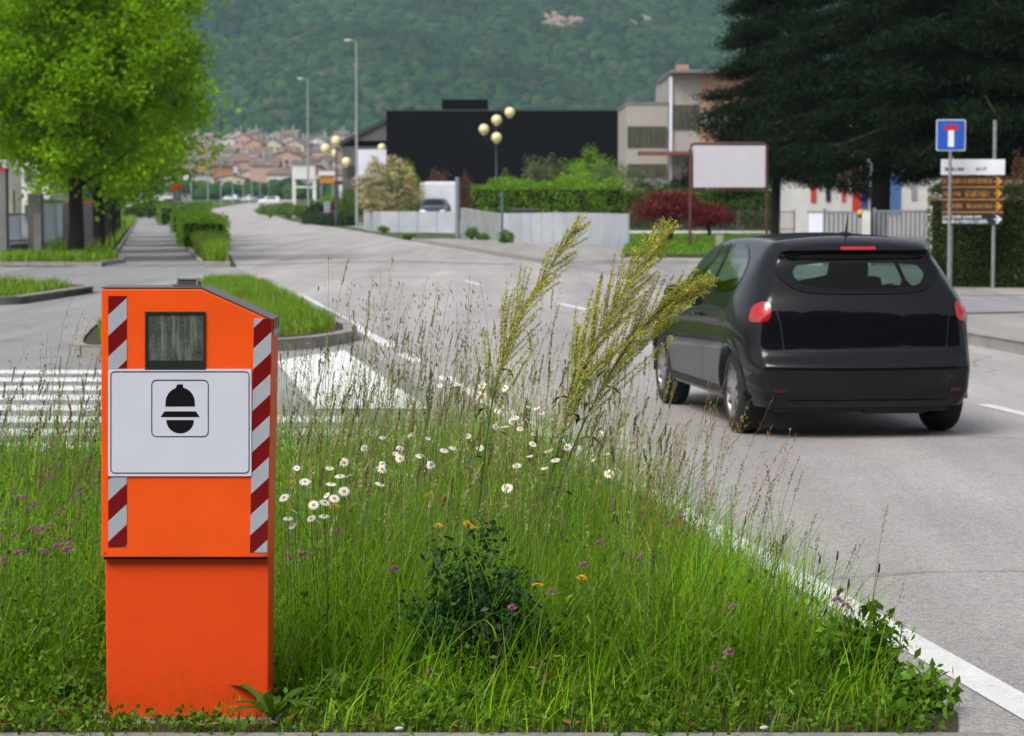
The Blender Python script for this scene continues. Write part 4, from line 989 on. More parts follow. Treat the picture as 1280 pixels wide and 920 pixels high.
block('gate_pillar', 'dark grey pillar with a red top at the left edge of the picture', 'pillar', -30, 8, 214, 66, .4, M_PILL, cap=.09, capm=M_REDCAP)
block('gate_pillar', 'pale concrete pillar between the grey fence and the trunk', 'pillar', 35, 52, 244, 70, .4, M_PILL, cap=.05)
block('fence_post', 'short thin concrete post standing in front of the pale pillar', 'post', 42, 51, 268, 67, .2, M_CONC, cap=.03)
block('display_board', 'dark grey board directly left of the largest maple trunk', 'board', 78, 90, 254, 76, .12, M_PILLD, cap=.05, capm=M_REDCAP)
block('display_board', 'dark grey board with red edge directly right of the largest maple trunk', 'board', 100, 116, 254, 76, .12, M_PILLD, cap=.05, capm=M_REDCAP)
block('recycling_bin', 'blue topped bin showing over the dark board', 'bin', 102, 112, 247, 80, .7, M_PILLD, cap=.17, capm=M_BLUECAP)
def bar_fence(label, a, b, h, m, pitch=.14, wall=.0, wallm=None, name='railing_fence', zw=0, solid=None, r=.012, group=None):
    a, b = Vector(a), Vector(b); c = (a+b)/2; root = thing(name, label, 'fence', (c.x, c.y, T(c.y)), 0, group); d = b-a; L_ = d.length; d.normalize(); rz = math.atan2(d.y, d.x)
    if wall:
        mb = MB(); mb.box((0, 0, wall/2), (L_, .22, wall), rz=rz, bev=.01); mb.build('base_wall', wallm or M_CREAMW, root)
    mb = MB(); k = int(L_/pitch)
    for i in range(k+1):
        p = d*(-L_/2+L_*i/k); mb.box((p.x, p.y, wall+(h-wall)/2), (r*2, r*2, h-wall), rz=rz)
    mb.build('railing', m, root)
    for z in (wall+.1, h-.04):
        mb = MB(); mb.box((0, 0, z), (L_, .04, .04), rz=rz); mb.build('rail', m, root)
    for i in range(int(L_/2.4)+1):
        p = d*(-L_/2+L_*i/max(1, int(L_/2.4))); mb = MB(); mb.box((p.x, p.y, h/2+.02), (.07, .07, h+.06), rz=rz); mb.build('post', m, root)
    return root
bar_fence('grey metal railing between the leftmost pillar and the pale pillar', W(8, 300, 69), W(36, 300, 71), 1.35, M_FENCEG, .12, .45, M_PILL)
bar_fence('grey blue railing running away behind the pale pillar', W(52, 300, 72), W(92, 300, 100), 1.75, M_FENCEG, .12, .3, M_PILL)
block('meter_cabinet', 'pale grey cabinet behind the railing near the leftmost pillar', 'cabinet', 12, 24, 273, 73, .4, M_FENCEG)
block('letter_box', 'cream box on the railing beside the leftmost pillar', 'box', 9, 17, 238, 68, .3, flat('cream_paint', (.40, .38, .30), .6), z0=1.35)
def building(label, px0, px1, pytop, Y, depth, m, storeys=2, cols=6, name='building', roofm=None, winm=None, band=False, pyb=None, rz=0, parapet=.3, win=True, group=None):
    a, b = W(px0, 300, Y), W(px1, 300, Y); H = W(0, pytop, Y).z-T(Y); Wd = b.x-a.x
    root = thing(name, label, 'building', ((a.x+b.x)/2, Y, T(Y)), rz, group)
    mb = MB(); mb.box((0, depth/2, H/2-.2), (Wd, depth, H+.4)); mb.build('wall', m, root)
    mb = MB(); mb.box((0, depth/2, H+.08), (Wd+.2, depth+.2, .16)); mb.build('roof', roofm or M_CONC, root)
    if win:
        for s_ in range(storeys):
            z = H*(s_+.58)/storeys; wh = H/storeys*.38; ww = Wd/cols*.5
            for c_ in range(cols):
                x = -Wd/2+Wd*(c_+.5)/cols; mb = MB(); mb.box((x, -.02, z), (ww+.16, .10, wh+.16)); f_ = mb.build('window', roofm or M_CONC, root)
                mb = MB(); mb.box((x, -.075, z), (ww, .02, wh)); mb.build('pane', winm or M_WIN, f_)
    return root
building('white two-storey building behind the railing at the far left', 28, 66, 196, 118, 14, M_CREAMW, 2, 2)
building('pale blue-roofed low building at the left edge behind the pillar', -30, 8, 192, 125, 10, M_CREAMW, 2, 2, roofm=M_FENCEG)
building('low white shed seen under the maples at the end of the path', 160, 222, 243, 265, 12, M_CREAMW, 1, 3, roofm=M_FENCEG)
building('long pale warehouse behind the far lamp row', 262, 330, 247, 720, 30, WM['white'], 1, 4)
# red flowers in a dark box on a post
p = W(221, 262, 255); root = thing('flower_planter', 'dark planter box of red flowers on a post at the end of the path', 'planter', (p.x, 255, T(255)), 0)
mb = MB(); mb.box((0, 0, 2.05), (.8, .8, 1.1), bev=.08); mb.build('planter_box', M_PILLD, root); mb = MB(); mb.tube([(0, 0, 0), (0, 0, 1.6)], .08, 8); mb.build('post', M_STEEL, root)
rr_ = np.random.default_rng(3); pts_ = unit(rr_.normal(size=(900, 3)))*np.array([.58, .5, .42])*(.6+.4*rr_.random((900, 1)))+np.array([0, 0, 2.95]); V, Q = leafquads(pts_, .16, rr_, .8)
npobj('blossom', V, Q, leafmat('red_blossom', (.62, .035, .012), trans=.3), root, leafcols(900, rr_, 1, .25, .05))
# stakes beside the second trunk
for i, (px, Y) in enumerate(((122.5, 84), (129, 96))):
    p = W(px, 300, Y); o = MB().tube([(0, 0, -.05), (0, 0, 2.6)], .05, 8).build('tree_stake', M_BARK); o.location = (p.x, Y, 0)
    tag(o, ['pale wooden stake beside the second maple trunk', 'pale wooden stake beside the third maple trunk'][i], 'stake', 'tree stakes')
# the planted strip between path and road
def strip_pt(y, t): return PR(y)+(XL(y)-.55-PR(y))*t
hedge('clipped low box hedge in the strip between path and road', (strip_pt(84, .45), 84), (strip_pt(118, .5), 118), 1.5, .90, LM_BRIGHT, 16000, .08, 5, z0=.08, lump=.1)
hedge('second stretch of low hedge farther along the strip', (strip_pt(124, .4), 124), (strip_pt(170, .5), 170), 1.9, 1.0, LM_MID, 9000, .12, 6, z0=.08)
hedge('last uneven stretch of hedge at the far end of the strip', (strip_pt(176, .4), 176), (strip_pt(228, .5), 228), 3.4, 1.3, LM_MID, 8000, .16, 7, z0=.08, lump=.12)
for i, (px, Y, rx, h) in enumerate(((187, 232, 1.7, 1.4), (200, 240, 1.8, 1.6), (175, 236, 1.6, 1.2), (232, 228, 1.5, 1.3))):
    p = W(px, 270, Y); shrub(['round dark shrub at the end of the path', 'taller dark shrub at the end of the path beside the planter', 'low shrub left of the path end', 'dark shrub where the strip hedge ends'][i], (p.x, Y, T(Y)), rx, 1.5, h, LM_DARK, 1800, .2, 40+i, 'shrubs at the end of the path')
# ---------------------------------------------------------------- street lamps
def lamp(label, px, Y, h, arm=-1.6, group='tall street lamps along the road', r=.085):
    x = (px-640)/F*Y; root = thing('street_lamp', label, 'street lamp', (x, Y, T(Y)), 0, group)
    mb = MB(); mb.tube([(0, 0, -.1), (0, 0, h*.5), (0, 0, h)], [r*1.25, r, r*.6], 10); mb.build('pole', M_LAMPG, root)
    mb = MB(); mb.tube([(0, 0, h-.04), (arm*.3, 0, h+.10), (arm*.55, 0, h+.12)], .035, 6); mb.build('arm', M_LAMPG, root)
    mb = MB(); mb.box((arm*.78, 0, h+.10), (abs(arm)*.55, .34, .13), bev=.05); hd = mb.build('lamp_head', M_LAMPH, root)
    mb = MB(); mb.box((arm*.82, 0, h+.03), (abs(arm)*.35, .24, .03), bev=.01); mb.build('lens', M_CREAMW, hd)
M_LAMPG = flat('lamp_pole_grey', (.30, .33, .34), .5, .3); M_LAMPH = flat('lamp_head_grey', (.52, .53, .54), .4)
lamp('tallest lamp in the picture, rising beside the white panel and cream shrub', 446.5, 163, 12.5, -.75)
lamp('second tall lamp, left of the globe lamp cluster', 386, 212, 12.4, -.85)
far_l = [(240, 290, 9.3), (261, 335, 9.3), (277, 378, 9.2), (292, 425, 9.2), (305, 480, 9.2), (315.5, 540, 9.2), (326, 610, 9.2), (336, 690, 9.2), (344, 780, 9.2)]
ords = ['nearest', 'second', 'third', 'fourth', 'fifth', 'sixth', 'seventh', 'eighth', 'farthest']
for i, (px, Y, h) in enumerate(far_l): lamp(f'{ords[i]} lamp of the pale row along the far left side of the road', px, Y, h, 2.6, 'pale lamps of the far row')
M_GLOBE = mat('globe_yellowed', (.74, .66, .36), (.66, .58, .30), scale=2, rough=.35); M_GPOLE = flat('lamp_pole_dark', (.015, .018, .03), .5)
def globe_lamp(label, px, Y, h, R_, globes, crook=True):
    x = (px-640)/F*Y; root = thing('globe_lamp', label, 'street lamp', (x, Y, T(Y)), 0, 'globe lamps')
    mb = MB(); mb.tube([(0, 0, -.1), (0, 0, 1.0), (0, 0, 1.05), (0, 0, h)], [.13, .13, .075, .05], 10); mb.build('pole', M_GPOLE, root)
    for (dx, dz, dy, up) in globes:
        mb = MB()
        if up: mb.tube([(0, 0, dz-.9), (dx*.5, dy*.5, dz+.25), (dx*.9, dy, dz+.55), (dx, dy, dz+.45), (dx, dy, dz+R_*.9)], .03, 6)
        else: mb.tube([(0, 0, dz-.75), (dx*.6, dy*.6, dz-.62), (dx, dy, dz-.5), (dx, dy, dz-R_*.9)], .03, 6)
        mb.build('arm', M_GPOLE, root); mb = MB(); mb.sphere((dx, dy, dz), R_, 20); mb.tube([(dx, dy, dz-R_*1.08), (dx, dy, dz-R_*.85)], R_*.42, 10); mb.build('globe', M_GLOBE, root)
globe_lamp('dark post with four yellow globes in front of the black building', 620.5, 140, 6.9, .30, [(-.72, 5.92, 0, False), (.02, 6.45, -.1, False), (.78, 6.90, .1, True), (.02, 5.42, -.5, False)])
globe_lamp('dark post with four yellow globes left of the white panel', 421, 175, 6.3, .36, [(-.78, 5.60, 0, False), (.0, 6.15, 0, False), (.75, 4.62, 0, False), (-.15, 5.2, .4, False)])
globe_lamp('distant globe lamp showing above the white panel', 478, 188, 5.4, .33, [(0, 5.95, 0, False), (.95, 5.1, .2, False)])
# ---------------------------------------------------------------- signs and structures on the far left of the road
def panel_board(name, label, px0, px1, pyt, pyb, Y, m, legs=(0.0, 1.0), legw=.12, legm=None, frame=None, depth=.12, cat='billboard', top_bar=None):
    a, b = W(px0, 300, Y).x, W(px1, 300, Y).x; zt, zb = W(0, pyt, Y).z-T(Y), W(0, pyb, Y).z-T(Y); root = thing(name, label, cat, ((a+b)/2, Y, T(Y))); Wd = b-a
    mb = MB(); mb.box((0, 0, (zt+zb)/2), (Wd, depth, zt-zb), bev=.01); mb.build('panel', m, root)
    for t in legs: mb = MB(); mb.box((-Wd/2+Wd*t, depth/2+.05, zt/2-.02), (legw, .10, zt-.04)); mb.build('leg', legm or M_STEEL, root)
    return root, Wd, zt, zb
panel_board('notice_panel', 'large blank white panel on posts behind the cream flowering shrub', 447, 503, 187, 222, 178, M_SIGN, (.1, .9))
r_, Wd, zt, zb = panel_board('entrance_frame', 'white frame structure with two legs and a top panel beside the second tall lamp', 367, 394, 206, 224, 238, M_CREAMW, (0.03, .97), .36, M_CREAMW, cat='frame')
mb = MB(); mb.box((0, .05, 3.0), (Wd*.92, .1, .18)); mb.build('crossbar', M_CREAMW, r_); mb = MB(); mb.box((0, 0, zt+.25), (Wd+.3, .5, .35)); mb.build('top_beam', M_PILL, r_)
r_, Wd, zt, zb = panel_board('shop_sign', 'dark sign with an orange stripe beside the globe lamp', 400, 418, 220, 229, 232, flat('amber_board', (.42, .16, .02), .6), (.1, .9), .12)
mb = MB(); mb.box((0, 0, zt+.25), (Wd+.2, .4, .4)); mb.build('canopy', M_CREAMW, r_)
panel_board('small_sign', 'small grey sign plate on a post at the edge of the pavement', 405, 413, 252, 266, 182, M_FENCEG, (.5,), .09, cat='sign')
block('utility_post', 'short white post behind the red-brown shrub', 'post', 424, 428, 231, 190, .25, M_CREAMW)
for i, (px, Y, rx, h, lm, lb) in enumerate(((338, 236, 1.5, 1.3, LM_MID, 'rounded green grass clump at the bend of the road'), (361, 232, 2.0, 1.45, LM_MID, 'wide green grass clump at the bend of the road'), (378, 226, 1.2, 1.1, LM_MID, 'small green grass clump by the second tall lamp'),
        (396, 193, 1.0, 1.7, LM_DARK, 'dark green shrub behind the small sign plate'), (410, 197, .9, 2.3, LM_BRIGHT, 'yellow-green shrub by the globe lamp foot'), (424, 190, 1.15, 2.0, LM_RUST, 'red-brown shrub right of the small sign plate'),
        (437, 176, 1.0, 2.6, LM_MID, 'green shrub between lamp and cream shrub'))):
    p = W(px, 270, Y); shrub(lb, (p.x, Y, T(Y)), rx, 1.1, h, lm, 2600, .14, 60+i)
hedge('low clipped hedge along the pavement under the globe lamp', (W(385, 270, 188).x, 188), (W(440, 270, 172).x, 172), 1.0, .75, LM_DARK, 5000, .10, 9)
shrub('big cream flowering shrub in front of the white panel', (W(486, 280, 142).x, 142, 0), 1.85, 1.6, 4.15, LM_OLIVE, 9000, .10, 70, flowers=(LM_CREAM, 900, .10), cat='shrub')
shrub('slim bright green shrub beside the cream flowering one', (W(510, 280, 147).x, 147, 0), .7, .7, 4.0, LM_BRIGHT, 1800, .12, 71)
shrub('rust coloured shrub in front of the black building', (W(549, 280, 160).x, 160, 0), .95, .9, 3.9, LM_RUST, 2400, .12, 72)
shrub('faded rust coloured shrub at the corner of the white van', (W(581, 280, 152).x, 152, 0), .55, .6, 3.3, LM_RUST, 1800, .12, 73)
# white box van and a dark car parked behind the panel wall
def van():
    p = W(549, 280, 147); root = thing('box_van', 'white high-roofed van parked behind the concrete panels', 'van', (p.x, 147.4, 0), R(6))
    mb = MB(); mb.box((0, 0, 1.72), (2.1, 5.2, 2.35), bev=.16); mb.build('body', flat('white_van_paint', (.66, .69, .74), .25, coat=.6), root)
    for x in (-.52, .52): mb = MB(); mb.box((x, -2.62, 1.6), (.95, .03, 1.9), bev=.01); d_ = mb.build('rear_door', flat('white_van_door', (.62, .65, .70), .3), root); mb = MB(); mb.box((x*.25, -2.65, 1.3), (.04, .03, .2)); mb.build('handle', M_TRIM, d_)
    mb = MB(); mb.box((0, -2.63, .55), (2.0, .12, .18), bev=.02); mb.build('bumper', M_TRIM, root)
    for x in (-.98, .98): mb = MB(); mb.box((x, -2.62, 1.15), (.10, .06, .42), bev=.01); mb.build('tail_lamp', M_RED, root)
    for x in (-.92, .92):
        for y in (-1.6, 1.7): mb = MB(); s_ = -1 if x < 0 else 1; mb.lathe([(.0, 0), (.20, 0), (.33, 0), (.35, -s_*.04), (.35, -s_*.2), (0, -s_*.2)], (x+s_*.11, y, .35), 'x', 20); mb.build('wheel', M_RUBBER, root)
    mb = MB(); mb.box((0, 2.62, 1.75), (1.7, .05, .8), bev=.02); mb.build('windscreen', M_BLK_GLOSS, root)
van()
for o in S.objects:
    if o.name == 'box_van': o.location.z = .5; o.scale = (1, 1, .84)
M_NAVY = mat('navy_car_paint', (.012, .02, .035), rough=.25, coat=.8); M_WHT = mat('white_car_paint', (.60, .62, .64), rough=.3, coat=.8); M_GRY = mat('grey_car_paint', (.16, .17, .18), rough=.3, coat=.8)
pc = make_car('parked_car', 'dark blue car parked in front of the white van', (W(546, 280, 141.5).x, 141.8, 0), R(178), M_NAVY, None, detail=False)
pc.location.z = .5
poly_sheet('raised_parking', [(-6.2, 136.9), (-2.7, 136.9), (-2.7, 152), (-6.2, 152)], .0, M_PAVE, height=.5)
cars = [(299, 560, M_WHT, 'white car parked farthest left below the town', 1.1), (338, 470, M_GRY, 'grey car parked right of the far lamps', 1.7), (316, 520, M_WHT, 'white car parked between the far lamps', .6), (352, 430, M_WHT, 'white car parked nearest the white frame structure', 1.6)]
for px, Y, pm, lb, a in cars:
    c_ = copy_tree(pc); c_.location = ((px-640)/F*Y, Y, T(Y)); c_.rotation_euler = (0, 0, a); c_['label'] = lb; c_['group'] = 'cars parked in the distance'
    for ch in c_.children:
        if ch.name.startswith('body') or ch.name.startswith('wheel_arch'): ch.material_slots[0].link = 'OBJECT'; ch.material_slots[0].material = pm
# raised ground behind the panel wall
# ---------------------------------------------------------------- concrete panel walls
def panel_wall(label, pts, hs, m, pw=1.2, name='panel_wall', group=None):
    c = Vector(pts[0]); root = thing(name, label, 'wall', (c.x, c.y, 0), 0, group)
    for i in range(len(pts)-1):
        a, b = Vector(pts[i]), Vector(pts[i+1]); d = b-a; L_ = Vector((d.x, d.y, 0)).length; k = max(1, round(L_/pw)); rz = math.atan2(d.y, d.x)
        for j in range(k):
            q = a.lerp(b, (j+.5)/k)-c; h = hs[i]+(hs[i+1]-hs[i])*(j+.5)/k; mb = MB(); mb.box((q.x, q.y, h/2-.02), (L_/k-.035, .10, h), rz=rz, bev=.008); mb.build('panel', m, root)
        if k > 1:
            for j in range(k+1): q = a.lerp(b, j/k)-c; h = hs[i]+(hs[i+1]-hs[i])*j/k; mb = MB(); mb.box((q.x, q.y+.09, h/2-.04), (.10, .06, h-.04), rz=rz); mb.build('post', M_CONC, root)
    return root
M_PANEL = mat('panel_concrete', (.40, .42, .47), (.32, .34, .38), scale=1.2, rough=.85, fine=(20, .08))
M_PANEL2 = mat('panel_concrete_worn', (.36, .37, .39), (.24, .25, .25), scale=1.6, rough=.85, fine=(20, .1))
def gx(px, Y): return ((px-640)/F*Y, Y, 0)
panel_wall('low grey panel wall in front of the white van', [gx(456, 148), gx(476, 137)], [1.25, 1.15], M_PANEL, 1.0)
panel_wall('long low grey panel wall below the cream shrub and van', [gx(476, 136.5), gx(571, 133)], [1.18, 1.18], M_PANEL, 1.25)
panel_wall('grey panel wall right of the steel pole, dropping in height', [gx(577, 112), gx(628, 103)], [1.45, 1.2], M_PANEL2, .9)
panel_wall('pale corrugated panel fence ending beside the lawn', [gx(626, 95), gx(706, 91), gx(785, 84)], [1.25, 1.3, 1.28], M_PANEL, .8)
o = MB().tube([(0, 0, -.1), (0, 0, 2.75)], .10, 12).build('steel_pole', flat('pole_blue_grey', (.20, .26, .29), .5, .3)); o.location = (gx(572, 104)); tag(o, 'thick grey-blue pole standing at the end of the van wall', 'pole')
o = MB().tube([(0, 0, -.1), (0, 0, 2.1)], .055, 10).build('steel_pole', flat('pole_teal', (.08, .16, .18), .5, .3)); o.location = (gx(627.5, 93)); tag(o, 'thin teal pole where the two panel walls meet', 'pole')
root = thing('waste_container', 'black flat container behind the pale panel fence', 'container', (gx(656, 100)), 0)
mb = MB(); mb.box((0, 0, .65), (1.0, .9, 1.25), bev=.04); mb.build('bin_body', M_TRIM, root); mb = MB(); mb.box((0, 0, 1.35), (1.12, 1.0, .12), bev=.03); mb.build('lid', M_PILLD, root)
rg5 = np.random.default_rng(8)
for i, (px, Y, h) in enumerate(((480, 133, .35), (590, 106, .55), (633, 92, .6), (603, 104, .3), (512, 107, .25))):
    shrub(['weed tuft at the foot of the long low wall', 'tall weed tuft at the foot of the wall near the thick pole', 'tall weed tuft at the foot of the thin teal pole', 'small weed tuft along the right panel wall', 'weed growing from the kerb before the panel walls'][i], gx(px, Y), .3, .2, h, LM_MID, 500, .09, 80+i, 'weeds at the wall foot', name='weed_tuft', cat='weed')
# ---------------------------------------------------------------- black building, office block
M_BLKB = mat('black_cladding', (.0035, .0038, .0055), (.0028, .0030, .0045), scale=.4, rough=.8, spec=.1)
x0_, x1_ = W(483, 200, 172).x, W(783, 200, 172).x; root = thing('black_building', 'huge windowless black clad building behind the hedge', 'building', ((x0_+x1_)/2, 172, 0), 0)
hb = W(0, 139, 172).z; Wd = x1_-x0_; mb = MB(); mb.box((0, 9, hb/2), (Wd, 18, hb)); mb.build('wall', M_BLKB, root)
for i in range(40): pass
mb = MB()
for i in range(1, 24): mb.box((-Wd/2+Wd*i/24, -.02, hb/2), (.05, .05, hb-.1))
mb.build('cladding_rib', M_BLKB, root)
mb = MB(); mb.box((0, 9, hb+.06), (Wd+.16, 18.16, .12)); mb.build('roof_edge', flat('roof_edge_grey', (.02, .022, .026), .6), root)
ra, rb = W(552, 200, 176).x, W(609, 200, 176).x; mb = MB(); mb.box(((ra+rb)/2-root.location.x, 8, hb+.55), (rb-ra, 6, 1.0)); mb.build('rooftop_unit', flat('roof_unit_black', (.004, .004, .006), .9, spec=.1), root)
M_DKB = mat('brown_brick_far', (.11, .10, .095), (.07, .065, .06), scale=.5, rough=.9)
x0_, x1_ = W(428, 200, 250).x, W(484, 200, 250).x; root = thing('gabled_building', 'brown-grey building with dark sloping roof left of the black building', 'building', ((x0_+x1_)/2, 250, T(250)), 0); Wd = x1_-x0_
mb = MB(); mb.box((0, 6, 3.9), (Wd, 12, 7.8)); mb.build('wall', M_DKB, root); mb = MB(); mb.prism([(-Wd/2-.3, -.3, 7.7), (Wd/2+2.5, -.3, 11.4), (Wd/2+2.5, -.3, 11.0), (-Wd/2-.3, -.3, 7.3)], (0, 12.6, 0)); mb.build('roof', flat('slate_dark', (.03, .032, .036), .8), root)
mb = MB(); mb.prism([(-Wd/2, 0, 7.2), (Wd/2, 0, 7.2), (Wd/2, 0, 10.3)], (0, .3, 0)); mb.build('gable', M_DKB, root)
for z in (2.2, 4.6):
    for x in (-1.3, 1.1): mb = MB(); mb.box((x, -.03, z), (1.1, .06, 1.2)); mb.build('window', M_WIN, root)
def office():
    # stepped office block, walls meeting at the pale downpipe
    Y = 150; M_O = mat('office_cladding', (.33, .31, .28), (.28, .265, .245), scale=.8, rough=.85); M_O2 = flat('office_brick', (.36, .22, .15), .9)
    a, b, c_ = W(783, 200, Y).x, W(838, 200, Y-2).x, W(960, 200, Y-2).x; root = thing('office_building', 'grey stepped office building with ribbon windows right of the black building', 'building', (b, Y, 0), 0)
    z = lambda py, y=Y: W(0, py, y).z
    mb = MB(); mb.box(((a-b)/2, 6, z(131)/2), (b-a, 12, z(131))); mb.box(((c_-b)/2+.05, 6, z(92, Y-2)/2), (c_-b, 15.9, z(92, Y-2))); mb.build('wall', M_O, root)
    def strip(name, x0, x1, py0, py1, y, m, th=.06, k=0):
        mb = MB(); mb.box(((x0+x1)/2-b, y-Y-th/2, (z(py0, y)+z(py1, y))/2), (x1-x0, th, abs(z(py0, y)-z(py1, y)))); w_ = mb.build(name, m, root)
        for i in range(k+1): mb = MB(); mb.box((x0-b+(x1-x0)*i/k if k else 0, y-Y-th-.03, (z(py0, y)+z(py1, y))/2), (.08, .06, abs(z(py0, y)-z(py1, y)))); mb.build('frame', M_PILLD, w_)
    M_OW = mat('office_glass', (.05, .055, .04), (.10, .10, .06), scale=1.2, rough=.15)
    strip('window', a+.1, b-.15, 158, 184, Y, M_OW, .06, 7); strip('window', b+.15, b+1.75, 131, 161, Y-2, M_OW, .06, 4); strip('window', a+.1, b-.15, 205, 222, Y, M_OW, .06, 4)
    strip('brick_panel', b+1.8, c_-.1, 92, 140, Y-2, M_O2); strip('brick_panel', b+1.8, c_-.1, 160, 190, Y-2, M_O2, .08)
    mb = MB(); mb.box((.0, -2.12, z(98)/2+1), (.16, .16, z(98)-2)); mb.build('downpipe', M_SIGN, root)
    mb = MB(); mb.box((-.2, -3.0, z(193)), (3.6, 2.4, .22)); mb.build('canopy_beam', flat('rust_beam', (.16, .05, .035), .7), root)
    mb = MB(); mb.box((1.2, -2.6, z(197)/2), (.35, .35, z(197))); mb.build('canopy_post', M_PILLD, root)
    for x0, x1, y, pt in ((a-b, 0, -.0, 131), (0, c_-b, -2, 92)): mb = MB(); mb.box(((x0+x1)/2, y+6, z(pt, Y+y)+.09), (x1-x0+.1, 14.2 if y else 12.1, .18)); mb.build('roof_edge', M_PILL, root)
    mb = MB(); mb.box((.9, 1, z(84)-.4), (.8, .8, 1.2)); mb.build('chimney', M_O2, root)
office()
# shrubs and hedges in front of them
hedge('bright green hedge behind the panel fences', gx(600, 124), gx(770, 118), 1.5, 2.55, LM_BRIGHT, 15000, .10, 12, lump=.08)
hedge('darker hedge stretch behind the red maple', gx(760, 126), gx(900, 124), 1.2, 2.3, LM_MID, 12000, .10, 13, lump=.06)
hedge('green hedge stretch behind the blank billboard', gx(880, 128), gx(985, 128), 1.2, 2.5, LM_MID, 8000, .10, 14, lump=.07)
for i, (px, Y, rx, h, lm, lb) in enumerate(((634, 134, 1.2, 3.1, LM_MID, 'green shrub at the left end above the bright hedge'), (680, 138, 1.7, 4.3, LM_OLIVE, 'grey-green olive bush above the bright hedge'), (738, 144, 1.9, 4.7, LM_BRIGHT, 'yellow-green tall shrub above the hedge'),
        (768, 136, 2.2, 4.0, LM_OLIVE, 'wide olive bush in front of the office corner'), (722, 134, 1.2, 3.6, LM_BRIGHT, 'small bright shrub between the olive bushes'), (812, 134, 1.3, 3.0, LM_DARK, 'dark shrub under the office canopy'))):
    shrub(lb, gx(px, Y), rx, 1.3, h, lm, 5200, .11, 90+i)
def maple(label, px, Y, rx, h, seed):
    rng = np.random.default_rng(seed); root = thing('red_maple', label, 'tree', gx(px, Y), 0, 'red maples on the lawn'); mb = MB()
    mb.tube([(0, 0, -.05), (.08, 0, h*.25), (-.05, .05, h*.55)], [.13, .09, .06], 8)
    for i in range(6): a = i*1.05; mb.tube([(-.02, .02, h*(.35+.03*i)), (math.cos(a)*rx*.5, math.sin(a)*rx*.4, h*.62), (math.cos(a)*rx*.9, math.sin(a)*rx*.7, h*.72)], [.05, .03, .012], 5)
    mb.build('trunk', M_BARKD, root); n = 5200; k = 60; u = unit(rng.normal(size=(k, 3)))*np.array([rx, rx*.8, h*.27])*(rng.random((k, 1))**.4); u[:, 2] += h*.70+np.where(True, -.12*(u[:, 0]/rx)**2*h, 0)
    P_ = (u[:, None, :]+rng.normal(size=(k, n//k, 3))*np.array([.30, .26, .08])).reshape(-1, 3); V, Q = leafquads(P_, .10, rng, .5, droop=.3)
    npobj('crown', V, Q, LM_RED, root, leafcols(len(P_), rng, 1, .4, .1, np.repeat(.7+.6*rng.random(k), n//k)))
maple('larger dark red maple on the lawn beside the blank billboard', 836, 92, 1.25, 2.2, 3); maple('smaller dark red maple between the billboard posts', 884, 104, .85, 1.6, 4)
bar_fence('thin dark railing on a pale low wall behind the lawn', gx(785, 118), gx(992, 116), 1.25, M_PILLD, .16, .28, M_CREAMW, r=.011)
# lawn with a dark low retaining wall
LAWN = [gx(778, 68), gx(1000, 66), gx(1010, 112), gx(785, 113)]
poly_sheet('lawn_soil', [(p[0], p[1]) for p in LAWN], .0, M_TURF, height=.16)
panel_wall('dark mossy low retaining wall in front of the lawn', [gx(776, 67.6), gx(1002, 65.7)], [.24, .24], mat('mossy_stone', (.05, .05, .045), (.03, .045, .015), scale=6, rough=1, bump=.6), .9, 'retaining_wall')
block('marker_stone', 'small pale marker stone on the lawn behind the car roof', 'marker', 895, 904, 294, 74, .2, M_CONC)
# blank billboard
x0_, x1_ = W(863, 200, 82).x, W(959, 200, 82).x; zt, zb = W(0, 181, 82).z, W(0, 237, 82).z; root = thing('blank_billboard', 'blank pale billboard in a rounded red-brown frame on two posts', 'billboard', ((x0_+x1_)/2, 82, .14), 0); Wd = x1_-x0_
M_RUSTF = flat('rust_frame', (.085, .022, .022), .5)
mb = MB(); mb.box((.02, 0, (zt+zb)/2-.12), (Wd-.16, .05, zt-zb-.10), bev=.01); mb.build('panel', mat('blank_panel', (.50, .48, .54), (.46, .45, .51), scale=1.5, rough=.7), root)
for s_ in (-1, 1):
    mb = MB(); mb.tube([(s_*Wd/2, .02, -.2), (s_*Wd/2, .02, zt-.28), (s_*(Wd/2-.03), .02, zt-.16), (s_*(Wd/2-.12), .02, zt-.10), (0, .02, zt-.10)], .05, 8); mb.build('post', M_RUSTF, root)
mb = MB(); mb.box((0, .04, zb-.15), (Wd-.1, .03, .05)); mb.box((0, .06, (zt+zb)/2-.1), (Wd-.1, .03, .06)); mb.build('crossbar', M_RUSTF, root)
